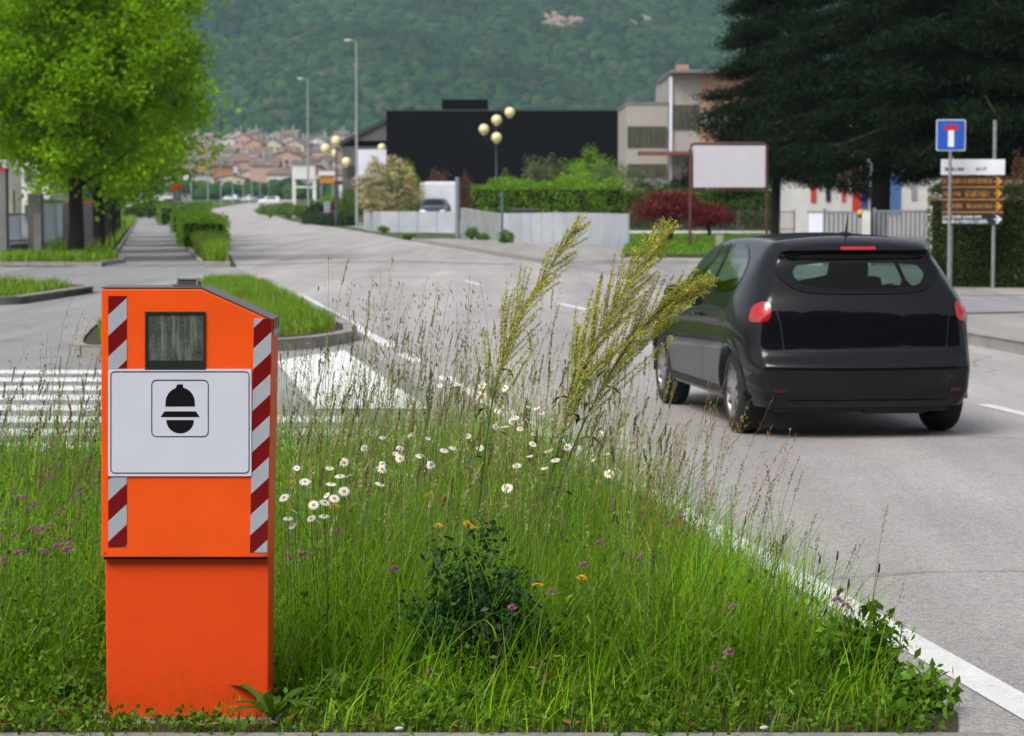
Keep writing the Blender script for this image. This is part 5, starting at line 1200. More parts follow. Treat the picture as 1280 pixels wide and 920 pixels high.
# ---------------------------------------------------------------- right side: cedar, white hall, gate, signs, hedge
def cedar(label, x, y, H, z0, rad, seed, nb=64, tr=.5, low=2.2):
    rng = np.random.default_rng(seed); root = thing('cedar_tree', label, 'tree', (x, y, 0), 0, 'dark cedars'); mb = MB()
    mb.tube([(0, 0, -.1), (.1, 0, 3), (0, .1, H*.6), (0, 0, H)], [tr, tr*.85, tr*.45, .05], 12); pts_ = []; cl = []
    for i in range(nb):
        f = (i+.5)/nb; z = z0+(H-z0)*f**1.15; a = i*2.4+rng.normal()*.3; L_ = rad*(1.0-.72*f)*(.75+.35*rng.random()); dz = .10*L_-.22*L_*rng.random()-.25*(1-f)*L_*.5
        p0 = np.array([0, 0, z]); p1 = np.array([math.cos(a)*L_*.5, math.sin(a)*L_*.5, z+dz*.3+.25]); p2 = np.array([math.cos(a)*L_, math.sin(a)*L_, z+dz])
        mb.tube([p0, p1, p2], [tr*.22*(1-.6*f), tr*.12*(1-.6*f), .02], 5)
        m = int(16+L_*9); t = rng.random(m)**.75; t = .12+.9*t; base = (p0*(1-t[:, None])**2+2*p1*(t*(1-t))[:, None]+p2*(t**2)[:, None])
        side = np.array([-math.sin(a), math.cos(a), 0]); base = base+side*((rng.random(m)-.5)*L_*.55*(1.1-.5*t))[:, None]; base[:, 2] -= .12*rng.random(m)*L_*.3
        # flat fronds with drooping tips
        k = 54; off = rng.normal(size=(m, k, 3))*np.array([.34, .34, .13]); off[..., 2] -= .28*rng.random((m, k))**2; q = (base[:, None, :]+off).reshape(-1, 3); pts_.append(q); cl.append(np.repeat(.6+.9*rng.random(m), k))
    mb.build('trunk', M_BARKD, root); P_ = np.concatenate(pts_); V, Q = leafquads(P_, .17, rng, .28, droop=.5); npobj('crown', V, Q, LM_CEDAR, root, leafcols(len(P_), rng, 1, .7, .2, np.concatenate(cl)))
cedar('huge dark cedar whose thick trunk stands behind the car', W(1098, 300, 94).x, 94, 16, 3.7, 6.3, 5, 78, .42)
cedar('dark cedar at the right, behind the blue road sign', W(1215, 300, 84).x, 84, 15, 3.3, 6.0, 6, 74, .40)
cedar('dark cedar behind the other two, reaching to the right edge', W(1290, 300, 88).x, 88, 15, 3.2, 5.5, 8, 60, .36)
cedar('dark cedar standing farther back, left of the thick trunk', W(968, 300, 108).x, 108, 15.5, 3.0, 4.3, 7, 74, .22)
x0_, x1_ = W(990, 200, 120).x, W(1215, 200, 120).x; Wd = x1_-x0_; root = thing('white_hall', 'white hall with red and blue wall panels behind the cedars', 'building', ((x0_+x1_)/2, 120, 0), 0)
mb = MB(); mb.box((0, 5, 2.9), (Wd, 10, 5.8)); mb.build('wall', M_CREAMW, root)
mb = MB(); mb.box((0, 5, 5.88), (Wd+.2, 10.2, .16)); mb.build('roof', M_PILL, root)
for nm, pa, pb_, m, lo, hi in (('red_panel', 1014, 1021, flat('panel_red', (.50, .05, .02), .6), 253, 212), ('dark_window', 1033, 1039, M_WIN, 252, 215), ('red_panel', 1053, 1058, flat('panel_red', (.50, .05, .02), .6), 252, 212), ('red_door', 1066, 1076, flat('door_red', (.50, .03, .02), .6), 265, 205), ('violet_panel', 1077, 1086, flat('panel_violet', (.07, .05, .25), .6), 262, 205),
                             ('blue_door', 1107, 1127, flat('door_blue', (.06, .14, .36), .6), 268, 200), ('grey_window', 1140, 1147, flat('window_grey', (.25, .28, .30), .4), 250, 215)):
    a, b = W(pa, 200, 119.9).x-root.location.x, W(pb_, 200, 119.9).x-root.location.x; zt, zb = W(0, hi, 119.9).z, W(0, lo, 119.9).z
    mb = MB(); mb.box(((a+b)/2, -.03, (zt+zb)/2), (b-a, .06, zt-zb)); mb.build(nm, m, root)
building('beige rendered house at the right edge behind the dark hedge', 1246, 1330, 168, 112, 8, flat('beige_render', (.46, .38, .29), .9), 2, 2)
M_GATE = mat('gate_steel', (.22, .23, .25), (.16, .17, .19), scale=3, rough=.6, metal=.3)
def gate(label, px0, px1, Y, h, px_post=None):
    a, b = gx(px0, Y), gx(px1, Y); root = thing('sliding_gate', label, 'gate', ((a[0]+b[0])/2, Y, 0), 0, 'metal gates'); Wd = b[0]-a[0]
    for z in (.12, h-.03): mb = MB(); mb.box((0, 0, z), (Wd, .06, .06)); mb.build('rail', M_GATE, root)
    mb = MB(); k = int(Wd/.11)
    for i in range(k+1): mb.box((-Wd/2+Wd*i/k, 0, h/2+.04), (.085, .03, h-.14))
    mb.build('slat', M_GATE, root)
    for x in (-Wd/2, Wd/2): mb = MB(); mb.box((x, .0, h/2+.03), (.08, .08, h+.06)); mb.build('frame', M_GATE, root)
gate('pale grey slatted gate left of the cedar trunk', 1030, 1076, 63, 1.42); gate('wide dark grey slatted gate right of the cedar trunk', 1092, 1160, 63, 1.45)
block('gate_post', 'white gate post at the left end of the gates', 'gate post', 1011, 1029, 266, 63, .3, M_SIGN, cap=.04); block('gate_post', 'pale gate post in the middle between the two gates', 'gate post', 1078, 1088, 263, 62.6, .25, M_CREAMW, cap=.03); block('gate_post', 'pale thin gate post beside the dark hedge', 'gate post', 1161, 1166, 258, 62, .12, M_CREAMW)
for px, lb in ((1075, 'small orange flashing lamp on the middle gate post'), (1165, 'small orange flashing lamp on the gate post by the hedge')):
    p = W(px, 268 if px < 1100 else 251, 62.3); root = thing('warning_lamp', lb, 'lamp', (p.x, p.y, p.z), 0, 'gate warning lamps'); mb = MB(); mb.sphere((0, 0, .04), .075, 12, (1, 1, 1.1)); mb.build('amber_dome', flat('amber', (.70, .30, .02), .4), root); mb = MB(); mb.cyl((0, 0, -.09), .05, .09, 12); mb.build('base', M_TRIM, root)
hedge('tall dark clipped hedge behind the direction signs', gx(1168, 47.5), gx(1330, 46.5), 1.3, 1.86, LM_DHEDGE, 30000, .045, 15, lump=.03)
shrub('rusty leaved shrub at the right edge above the hedge', gx(1277, 56), .5, .5, 2.7, LM_RUST, 2500, .07, 101)
# dead-end sign
Y = 45.0; M_BLUE = mat('sign_blue', (.012, .085, .42), (.010, .075, .38), rough=.4); M_WHT2 = flat('sign_white', (.70, .72, .76), .5); M_SRED = flat('sign_red', (.45, .008, .015), .5)
zt, zb = W(0, 149.5, Y).z, W(0, 188.5, Y).z; xa, xb = W(1170.5, 170, Y).x, W(1207, 170, Y).x; cxs = (xa+xb)/2; root = thing('dead_end_sign', 'blue square dead-end sign with white bar and red cross-bar on a thin pole', 'road sign', (cxs, Y, .12), 0)
def plate(name, x0, x1, z0, z1, y, th, m, par, r=.03):
    pl = [(a, y, b) for a, b in rrect(x0, z0, x1, z1, r, 4)]; mb = MB(); mb.prism(pl, (0, th, 0)); return mb.build(name, m, par)
hw = (xb-xa)/2; z1_, z0_ = zt-.12, zb-.12; h_ = z1_-z0_
s1 = plate('sign_plate', -hw, hw, z0_, z1_, 0, .02, M_WHT2, root); s2 = plate('blue_field', -hw+.014, hw-.014, z0_+.014, z1_-.014, -.004, .0035, M_BLUE, s1); plate('white_bar', -.055, .055, z0_+.075, z1_-.20, -.007, .0025, M_WHT2, s1, .004); plate('red_bar', -.13, .13, z1_-.20+.002, z1_-.10, -.007, .0025, M_SRED, s1, .012)
mb = MB(); mb.tube([(0, .055, -.12), (0, .055, z1_-.05)], .03, 10); mb.build('pole', M_STEEL, root)
# direction sign stack on two poles
Y = 45.6; xa, xb = W(1176, 230, Y).x, W(1256, 230, Y).x; cxs = (xa+xb)/2; root = thing('direction_signs', 'direction sign stack with white top plate, brown rows and a black row on two poles', 'road sign', (cxs, Y, .12), 0)
M_BRN = flat('sign_brown', (.035, .018, .010), .5); M_ORG = flat('sign_orange', (.46, .20, .03), .5); M_NIGHT = flat('sign_black', (.012, .016, .02), .5); M_AMB = flat('sign_amber', (.60, .27, .02), .5)
zof = lambda py: W(0, py, Y).z-.12; X = lambda px: W(px, 230, Y).x-cxs; rd = random.Random(9)
def glyphs(mb, px0, px1, py0, py1, gap=1.0, bold=.55, words=()):
    # illegible lettering: small irregular strokes, as blurred as the photograph shows it
    x = px0
    while x < px1-1:
        if any(a < x < b for a, b in words): x += 1; continue
        w_ = rd.uniform(1.6, 2.6); k = rd.choice([0, 1, 2]); y0_, y1_ = py0+(rd.random()*.15)*(py1-py0), py1
        def bar(a, b, c_, d_): mb.prism([(X(a), -.008, zof(d_)), (X(c_), -.008, zof(d_)), (X(c_), -.008, zof(b)), (X(a), -.008, zof(b))], (0, .002, 0))
        bar(x, y0_, x+bold, y1_)
        if k != 0: bar(x+w_-bold, y0_+(.0 if k == 1 else .4)*(y1_-y0_), x+w_, y1_)
        if rd.random() < .6: yy_ = y0_+rd.choice([0, .45, .85])*(y1_-y0_); bar(x+bold, yy_, x+w_-bold, yy_+bold)
        x += w_+gap
p1 = plate('white_plate', X(1176), X(1256), zof(218.5), zof(199), 0, .02, M_WHT2, root, .01); mb = MB(); glyphs(mb, 1181, 1207, 209, 213.5, .7, .8); glyphs(mb, 1220, 1233, 209, 213, .7, .7); glyphs(mb, 1181, 1186, 203.5, 204.8, .5, .5); mb.build('lettering', M_NIGHT, p1)
rows_ = [(220, 233.5, M_BRN, M_ORG, [(1179, 1240, 223, 229)]), (234.5, 249, M_BRN, M_ORG, [(1180, 1202, 239, 245), (1207, 1238, 238, 246)]), (250.5, 265, M_BRN, M_ORG, [(1183, 1203, 254, 260), (1209, 1240, 255, 260)]), (267.5, 281, M_NIGHT, M_WHT2, [(1179, 1229, 269, 272.5), (1179, 1234, 274, 279)])]
for (ya, yb, m1, m2, tx) in rows_:
    r_ = plate('direction_row', X(1177.5), X(1254), zof(yb), zof(ya), 0, .02, m1, root, .006); mb = MB()
    for t in tx: glyphs(mb, *t, .6, .8)
    mb.build('lettering', m2, r_); ym = (ya+yb)/2
    pl = [(1243, ym-.9), (1248, ym-.9), (1244.5, ym-5), (1247.5, ym-5), (1253, ym), (1247.5, ym+5), (1244.5, ym+5), (1248, ym+.9), (1243, ym+.9)]
    mb = MB(); q = [(X(a), -.007, zof(b)) for a, b in pl]; mb.add(q, [[0, 8, 7, 1], [1, 7, 4], [1, 4, 3, 2], [7, 6, 5, 4]]); mb.build('arrow', M_AMB if m2 is M_ORG else M_WHT2, r_)
    if m1 is M_BRN: mb = MB(); mb.box((0, -.004, zof(yb+.3)), (X(1254)-X(1177.5), .006, .022)); mb.build('edge_strip', M_ORG, r_)
for px, pt in ((1190, 196), (1243.5, 150)):
    mb = MB(); mb.tube([(X(px), .06, -.12), (X(px), .06, zof(pt))], .036, 10); mb.build('pole', M_STEEL, root)
# ---------------------------------------------------------------- grass on the islands, strips and lawn
def inside(P_, poly):
    x, y = P_[:, 0], P_[:, 1]; r = np.zeros(len(P_), bool)
    for i in range(len(poly)):
        x1_, y1_ = poly[i-1][:2]; x2_, y2_ = poly[i][:2]
        if y1_ == y2_: continue
        r ^= ((y1_ > y) != (y2_ > y)) & (x < (x2_-x1_)*(y-y1_)/(y2_-y1_)+x1_)
    return r
def sample(poly, n, rng):
    a = np.array([p[:2] for p in poly]); lo, hi = a.min(0), a.max(0); out = np.zeros((0, 2))
    while len(out) < n: q = lo+(hi-lo)*rng.random((n*2, 2)); out = np.concatenate([out, q[inside(q, poly)]])
    return out[:n]
def gcol(n, rng, c=(1, 1, 1), var=.35, dry=.06, k=10):
    b = (1+var*1.35*(rng.random(n)*2-1)); h = .26*(rng.random(n)*2-1); col = np.stack([b*(1+h)*c[0], b*c[1], b*(1-.3*h)*c[2]], 1)
    d = rng.random(n) < dry; col[d] = np.array([2.6, 1.35, 3.5])*b[d][:, None]*.8
    return np.repeat(col, k, axis=0)
def lawn(name, label, poly, n, h, w_, seed, z=.1, m=None, c=(1, 1, 1), dry=.04, terrain=False):
    rng = np.random.default_rng(seed); p = sample(poly, n, rng); zz = np.full(n, z)
    if terrain: zz = zz+np.array([T(v) for v in p[:, 1]])
    patch_ = .75+.5*(np.sin(p[:, 0]*2.1+seed)*np.sin(p[:, 1]*1.3)*.5+.5)
    V, Q, _ = blades(np.column_stack([p, zz]), h*(.5+.8*rng.random(n))*patch_, np.full(n, w_), rng.random(n)*6.28, .1+.3*rng.random(n), .5*rng.random(n), rng, 4)
    return tag(npobj(name, V, Q, m or LM_GRASS, None, gcol(n, rng, c, .3, dry, 8)), label, 'grass', kind='stuff')
def inset(poly, d):
    c = np.mean(np.array([p[:2] for p in poly]), 0); return [tuple(np.array(p[:2])+(c-np.array(p[:2]))*d) for p in poly]
lawn('island_grass', 'bright green short grass on the kerbed island behind the orange box', inset(MIDs, .09), 42000, .17, .012, 1)
lawn('island_grass', 'bright green short grass on the far left kerbed island', [(-8.0, 44), (-8.3, 38), (-14, 36), (-14, 46), (-9.4, 45.4)], 14000, .17, .018, 2)
lawn('bed_grass', 'grass round the foot of the largest maple', inset(BED, .06), 7000, .26, .025, 3)
lawn('strip_grass', 'uneven grass around the low box hedges beside the road', STRIP+STRIPR, 16000, .26, .03, 4, c=(.9, .9, 1), dry=.1)
lawn('strip_grass', 'taller rough grass at the near end of the hedge strip', [(PR(y)+.15, y) for y in (62.6, 84)]+[(XL(y)-.7, y) for y in (84, 62.6)], 7000, .50, .022, 5, dry=.1)
PLA = [(PL(y)-.15, y) for y in (73, 100, 150, 220)]+[(PL(y)-3.3, y) for y in (220, 150, 100, 73)]
poly_sheet('grass_verge_soil', PLA, .0, M_SOIL, height=.06); kerb('kerb', [(PL(y), y) for y in (220, 150, 100, 73)]+[(PL(73)-3.2, 73)], h=.1, w=.1)
lawn('path_grass', 'long bright grass along the left side of the path', PLA, 12000, .5, .035, 6, z=.05, dry=.05)
lawn('lawn_grass', 'even green lawn behind the dark retaining wall', LAWN, 26000, .13, .03, 7, z=.15, c=(.8, .9, 1))
lawn('far_grass', 'rough green grass at the outside of the road bend', [(XL(y)-.8, y) for y in (236, 290, 400)]+[(XL(y)-5, y) for y in (400, 290, 236)], 6000, .45, .08, 8, z=0, terrain=True)
# ---------------------------------------------------------------- the wild verge around the orange box
LM_BLADE = leafmat('meadow_blade', (.165, .325, .010), trans=.45, rough=.45)
LM_STRAW = leafmat('meadow_straw', (.30, .26, .10), trans=.25, rough=.6)
LM_HERB = leafmat('meadow_herb', (.10, .21, .014), trans=.30, rough=.6, spec=.15)
LM_DKHERB = leafmat('dark_herb', (.022, .068, .018), trans=.15, rough=.5, spec=.25)
VG = [(-4.4, 7.215), (1.28, 7.215), (1.30, 7.5), (.93, 9.7), (.52, 12.0), (.35, 13.4), (.0, 14.3), (-.7, 14.7), (-4.4, 14.0)]
BOXR = (-.82, -.50-.02, 7.38, 7.72)
def keep_clear(p, pad=.0):
    # nothing grows through the box, and little on its plinth
    return ~((p[:, 0] > -1.29-pad) & (p[:, 0] < -.72+pad) & (p[:, 1] > 7.42-pad) & (p[:, 1] < 7.66+pad))
def front_mask(p, rng, h):
    # the view of the box front stays free of tall growth
    inl = (p[:, 0] > -1.36) & (p[:, 0] < -.70) & (p[:, 1] < 7.5)
    return np.where(inl, np.minimum(h, .03+.05*rng.random(len(p))**2), h)
rng = np.random.default_rng(100)
def meadow(name, label, n, hmin, hmax, w_, seed, mt, c=(1, 1, 1), dry=.05, var=.35, poly=VG, lean=.35, curl=.9, edge=True, pw=1.6, dens=None):
    rng = np.random.default_rng(seed); p = sample(poly, n, rng); p = p[keep_clear(p)]
    if dens is not None: p = p[rng.random(len(p)) < dens(p)]
    n = len(p); h = hmin+(hmax-hmin)*rng.random(n)**pw
    # patches of taller and shorter growth, low at the front kerb
    pt = .72+.5*(np.sin(p[:, 0]*2.3+1)*np.sin(p[:, 1]*1.7+2)*.5+.5)+.12*np.sin(p[:, 0]*7+p[:, 1]*5)
    if edge: pt *= np.clip((p[:, 1]-7.1)/.9, .36, 1)
    pt *= np.clip(.52+2.2*((2.50-.155*p[:, 1])-p[:, 0]), .52, 1)
    h = front_mask(p, rng, h*pt); az = rng.normal(.1, 1.5, n)
    V, Q, _ = blades(np.column_stack([p, np.full(n, .01)]), h, w_*(.7+.7*rng.random(n)), az, lean*rng.random(n), curl*rng.random(n)**1.3, rng, 6)
    pc_ = 1+.24*np.sin(p[:, 0]*3.1+p[:, 1]*2)+.16*np.sin(p[:, 0]*9-p[:, 1]*6)
    col = gcol(n, rng, c, var, dry, 12)*np.repeat(pc_, 12)[:, None]
    return tag(npobj(name, V, Q, mt, None, col), label, 'grass', kind='stuff')
def herb(name, label, n, zmax, size, seed, mt, poly=VG, aspect=.6, dens=None, cat='ground cover', clump=16, up=.2):
    rng = np.random.default_rng(seed); p = sample(poly, n//clump, rng); p = p[keep_clear(p, .03)]
    if dens is not None: p = p[rng.random(len(p)) < dens(p)]
    m = len(p); hz = zmax*(.3+.7*rng.random(m))*np.clip((p[:, 1]-7.0)/.9, .35, 1); hz = front_mask(p, rng, hz)
    q = np.repeat(np.column_stack([p, np.zeros(m)]), clump, 0)+rng.normal(size=(m*clump, 3))*np.array([.05, .05, 0]); q[:, 2] = .02+np.repeat(hz, clump)*rng.random(m*clump)**.8
    V, Q = leafquads(q, size, rng, aspect, up=up); return tag(npobj(name, V, Q, mt, None, leafcols(len(q), rng, 1, .35, .15, np.repeat(.65+.7*rng.random(m), clump))), label, cat, kind='stuff')
meadow('short_grass', 'dense low grass covering the verge', 70000, .07, .26, .0042, 101, LM_BLADE, dry=.07)
meadow('tall_grass', 'long arching grass blades growing through the verge', 44000, .24, .66, .0046, 102, LM_BLADE, (1.0, 1.02, 1), dry=.03, dens=lambda p: np.where(p[:, 0] < -.8, .45, 1.0)*np.clip((p[:, 1]-7.2)/.9, .15, 1))
meadow('yellow_green_grass', 'brighter yellow-green grass along the road side of the verge', 13000, .20, .55, .0045, 103, LM_BLADE, (1.6, 1.35, 1), dry=.03, dens=lambda p: np.clip((p[:, 0]+.6)/1.2, 0, 1))
meadow('broad_grass', 'broader bright grass blades between the fine ones', 7500, .16, .48, .0085, 105, LM_BLADE, (1.12, 1.08, 1), dry=.04, curl=1.3)
herb('weed_leaves', 'mixed broad weed leaves through the middle of the verge', 9000, .34, .034, 114, LM_HERB, aspect=.5, up=.5)
meadow('dry_grass', 'thin dry straw blades among the green', 2200, .15, .5, .0028, 104, LM_STRAW, (1, 1, 1), dry=0, var=.4, curl=1.3)
herb('clover_leaves', 'clover and small round leaves low in the verge', 42000, .24, .020, 110, LM_HERB, aspect=.9)
herb('clover_leaves', 'thick clover growth left of the orange box', 26000, .40, .020, 111, LM_HERB, poly=[(-4, 7.4), (-1.25, 7.4), (-1.5, 10), (-2.1, 13), (-4, 13)], aspect=.85)
herb('weed_leaves', 'larger weed leaves along the front kerb', 7000, .12, .028, 112, LM_HERB, poly=[(-3, 7.215), (1.33, 7.215), (1.2, 8.1), (-3, 8.1)], aspect=.45, up=.6)
herb('weed_leaves', 'feathery leaves between the grass stems', 16000, .50, .028, 113, LM_BLADE, aspect=.25, up=.8)
# seed-bearing stems
def stems(name, label, n, seed, hm, hs, xr, yr, col, headcol, frac, nsp, amp, sz, r=.0011, asp=.35, droop=0.0, lean=.18, maxh=1.5, minh=.3, dens=None, wind=.08):
    rng = np.random.default_rng(seed); y = yr[0]+(yr[1]-yr[0])*rng.random(n); px = xr[0]+(xr[1]-xr[0])*rng.random(n); x = (px-640)/F*y
    p = np.column_stack([x, y]); ok = inside(p, VG) & keep_clear(p, .02)
    if dens is not None: ok &= rng.random(n) < dens(p)
    p = p[ok]; n = len(p); h = np.clip(hm+hs*rng.normal(size=n), minh, maxh)
    fr = (p[:, 0] > -1.33) & (p[:, 0] < -.71) & (p[:, 1] < 7.5); h = np.where(fr, .1, h)
    k = 9; t = np.linspace(0, 1, k); az = rng.random(n)*6.28; ln = lean*rng.random(n); d = np.stack([np.cos(az), np.sin(az)], 1)
    P_ = np.zeros((n, k, 3)); P_[:, :, :2] = p[:, None, :]+d[:, None, :]*(ln*h)[:, None, None]*(t**2)[None, :, None]; P_[:, :, 0] += wind*h[:, None]*t[None, :]**2
    P_[:, :, 2] = .02+h[:, None]*(t-.05*t**3)[None, :]; wig = rng.normal(size=(n, k, 2))*.004*t[None, :, None]; P_[:, :, :2] += wig
    V, Q = tubes_np(P_, np.broadcast_to(r*(1.2-.6*t)[None, :], (n, k))); b = 1+.35*(rng.random(n)*2-1)
    parts = [(V, Q, np.repeat(b[:, None]*np.array(col)[None], k*3, 0))]
    # spikelets
    tt = 1-frac*rng.random((n, nsp)); idx = np.clip(tt*(k-1), 0, k-1.001); i0 = idx.astype(int); f = (idx-i0)[..., None]; ar_ = np.arange(n)[:, None]
    c = P_[ar_, i0]*(1-f)+P_[ar_, i0+1]*f; env = np.sin(np.clip((1-tt)/frac, .02, 1)*math.pi*.9+.15)[..., None]
    c = c+rng.normal(size=c.shape)*np.array([amp, amp, amp*.4])*env; c = c.reshape(-1, 3)
    m = len(c); dd = unit(np.array([wind*2, 0, 1-droop*2])+rng.normal(size=(m, 3))*.25); s = unit(np.cross(dd, rng.normal(size=(m, 3)))); L_ = (sz*(.6+.8*rng.random(m)))[:, None]
    V2 = np.stack([c, c+dd*L_*.5+s*L_*asp*.5, c+dd*L_, c+dd*L_*.5-s*L_*asp*.5], 1).reshape(-1, 3); Q2 = np.arange(4*m).reshape(m, 4)
    hc = np.array(headcol)[None]*(1+.3*(rng.random(m)*2-1))[:, None]*np.repeat(b, nsp)[:, None]; parts.append((V2, Q2, np.repeat(hc, 4, 0)))
    V, Q, C_ = join(parts); return tag(npobj(name, V, Q, LM_STEM, None, C_), label, 'grass', kind='stuff')
LM_STEM = leafmat('stem_tone', (1, 1, 1), trans=.2, rough=.55)
GREEN, TAN, RUST, PURP, PALE = (.20, .30, .06), (.36, .28, .13), (.34, .14, .05), (.17, .13, .07), (.40, .42, .20)
dr = lambda p: np.where(p[:, 0] < -.8, .5, 1.0)
stems('seed_grass', 'loose green seed heads standing above the verge', 350, 121, .64, .16, (345, 900), (8.2, 13.8), GREEN, (.34, .35, .13), .26, 34, .007, .012, maxh=1.15)
stems('seed_grass', 'pale feathery seed heads above the verge', 280, 122, .74, .18, (345, 800), (8.4, 13.5), PALE, PALE, .20, 50, .0055, .011, maxh=1.25)
stems('seed_grass', 'narrow dark seed spikes above the verge', 270, 123, .78, .20, (345, 830), (8.2, 13.0), GREEN, (.22, .18, .08), .12, 64, .0026, .012, maxh=1.42)
stems('seed_grass', 'tall oat stems with hanging spikelets', 90, 124, 1.12, .17, (350, 640), (8.3, 12.0), (.16, .17, .07), (.24, .21, .11), .26, 18, .032, .020, droop=.9, maxh=1.48, asp=.25)
stems('seed_grass', 'tall oat stems left of the orange box', 44, 125, .98, .20, (-40, 128), (8.0, 11.5), (.14, .16, .06), (.20, .17, .09), .24, 20, .022, .015, droop=.6, maxh=1.4, asp=.25)
stems('seed_grass', 'green seed stems left of the orange box', 110, 126, .62, .16, (-60, 130), (8.0, 13.0), GREEN, (.15, .16, .06), .25, 24, .010, .010, maxh=1.0)
stems('seed_grass', 'narrow dark seed spikes left of the orange box', 60, 127, .78, .18, (-40, 130), (8.0, 12.5), GREEN, (.26, .17, .10), .12, 60, .0026, .012, maxh=1.15)
stems('seed_grass', 'rust brown seed stems beside the black car', 125, 128, .62, .17, (780, 965), (8.8, 12.2), TAN, RUST, .42, 40, .007, .010, maxh=1.0, wind=.16)
stems('seed_grass', 'rust brown seed stems in the middle of the verge', 90, 129, .70, .18, (540, 800), (8.8, 12.8), TAN, RUST, .30, 34, .007, .010, maxh=1.05)
stems('seed_grass', 'thin spikes leaning over the white road line', 45, 130, .52, .13, (930, 1110), (7.8, 10.2), (.14, .15, .06), PURP, .18, 36, .004, .008, maxh=.85, wind=.12)
stems('seed_grass', 'low seed stems all over the verge', 500, 131, .38, .09, (-60, 1150), (7.5, 13.5), GREEN, (.19, .17, .08), .30, 18, .009, .009, maxh=.6, minh=.15)
# ---------------------------------------------------------------- sorrel plants with their big panicles
SEEDM = leafmat('sorrel_seed', (1, 1, 1), trans=.35, rough=.6)
def sorrel(label, pts, Y, seed, start=.40, dens=1.0, wide=1.0):
    rng = np.random.default_rng(seed); ctrl = [np.array(W(px, py, Y+dy)) for px, py, dy in pts]; ctrl[0][2] = .0
    root = thing('sorrel_plant', label, 'wild plant', tuple(ctrl[0]), 0, 'tall sorrel plants'); o_ = ctrl[0].copy(); ctrl = [c-o_ for c in ctrl]
    # smooth curve
    s = np.linspace(0, len(ctrl)-1, 40); P_ = []
    for v in s:
        i = min(int(v), len(ctrl)-2); f = v-i; p0, p1, p2, p3 = ctrl[max(i-1, 0)], ctrl[i], ctrl[i+1], ctrl[min(i+2, len(ctrl)-1)]
        P_.append(.5*(2*p1+(p2-p0)*f+(2*p0-5*p1+4*p2-p3)*f*f+(3*p1-p0-3*p2+p3)*f**3))
    P_ = np.array(P_); mb = MB(); mb.tube(P_, [.0055-.0042*i/39 for i in range(40)], 6); mb.build('stem', LM_SSTEM, root)
    sd_, cc_, brP = [], [], []
    nb = int(46*dens)
    for b in range(nb):
        t = start+(1-start)*(b/nb)**.9; i = t*39; i0 = min(int(i), 38); p = P_[i0]*(1-(i-i0))+P_[i0+1]*(i-i0); tg = unit(P_[min(i0+2, 39)]-P_[max(i0-2, 0)]); a = rng.random()*6.28
        u = unit(np.cross(tg, [0, 1, .2])); v = np.cross(tg, u); out = u*math.cos(a)+v*math.sin(a)*.8; L_ = (.06+.24*(1-t)/(1-start)*(.55+.6*rng.random()))*wide
        ang = .30+.30*rng.random(); dirv = unit(tg*math.cos(ang)+out*math.sin(ang)); q = np.array([p+dirv*L_*w_+np.array([0, 0, .10])*L_*w_**2+np.array([.12, 0, 0])*L_*w_**2 for w_ in np.linspace(0, 1, 7)]); brP.append(q)
        k = int(L_/.006)+4
        for j in range(k):
            w_ = .08+.92*(j+rng.random()*.4)/k; ii = w_*6; j0 = min(int(ii), 5); c = q[j0]*(1-(ii-j0))+q[j0+1]*(ii-j0); m = rng.integers(5, 9); sd_.append(c+rng.normal(size=(m, 3))*.0040)
            tone = np.array([.56, .60, .12]) if rng.random() < .75 else np.array([.50, .33, .09]); cc_.append(np.repeat((tone*(.6+.7*rng.random()))[None], m, 0))
    for t in np.linspace(start+.1, 1, 60):
        i = t*39; i0 = min(int(i), 38); c = P_[i0]; m = 5; sd_.append(c+rng.normal(size=(m, 3))*.006); cc_.append(np.repeat(np.array([[.42, .46, .09]]), m, 0))
    V, Q = tubes_np(np.array(brP), np.broadcast_to(np.linspace(.0014, .0006, 7)[None], (len(brP), 7))); br = npobj('branch', V, Q, LM_SSTEM, root); br['kind'] = 'stuff'
    S_ = np.concatenate(sd_); V, Q = leafquads(S_, .0060, rng, .85, droop=.6); npobj('seed_panicle', V, Q, SEEDM, root, np.repeat(np.concatenate(cc_), 4, 0))
    mb = MB()
    for j in range(9):                       # narrow leaves on the lower stem
        t = .12+.055*j; p = P_[int(t*39)]; a = j*2.3+seed; d = np.array([math.cos(a), math.sin(a)*.7, .35]); L_ = .15-.010*j; sdv = unit(np.cross(d, [0, 0, 1])); w_ = .016
        pl = [p, p+d*L_*.35+sdv*w_, p+d*L_*.75+sdv*w_*.8-np.array([0, 0, .02]), p+d*L_-np.array([0, 0, .06]), p+d*L_*.75-sdv*w_*.8-np.array([0, 0, .02]), p+d*L_*.35-sdv*w_, p+d*L_*.55+np.array([0, 0, -.012])]
        mb.add(pl, [[0, 1, 6], [1, 2, 6], [2, 3, 6], [3, 4, 6], [4, 5, 6], [5, 0, 6]])
    mb.build('leaf', LM_HERB1, root); return root
LM_SSTEM = flat('sorrel_stem', (.07, .10, .025), .6); LM_HERB1 = flat('herb_leaf', (.04, .095, .014), .5)
sorrel('tall sorrel leaning right, leftmost of the big seed panicles', [(592, 748, 0), (600, 620, 0), (620, 480, 0), (655, 385, .0), (722, 283, 0)], 9.8, 1, .40, 1.3, 1.1)
sorrel('tallest sorrel with the densest panicle, in the middle of the verge', [(655, 748, 0), (690, 590, 0), (725, 470, 0), (770, 380, 0), (826, 294, 0)], 9.8, 2, .38, 1.8, 1.3)
sorrel('sorrel bending far to the right in front of the black car', [(662, 748, .05), (705, 590, .05), (755, 480, .05), (812, 400, .05), (872, 354, .05)], 9.85, 3, .38, 1.6, 1.25)
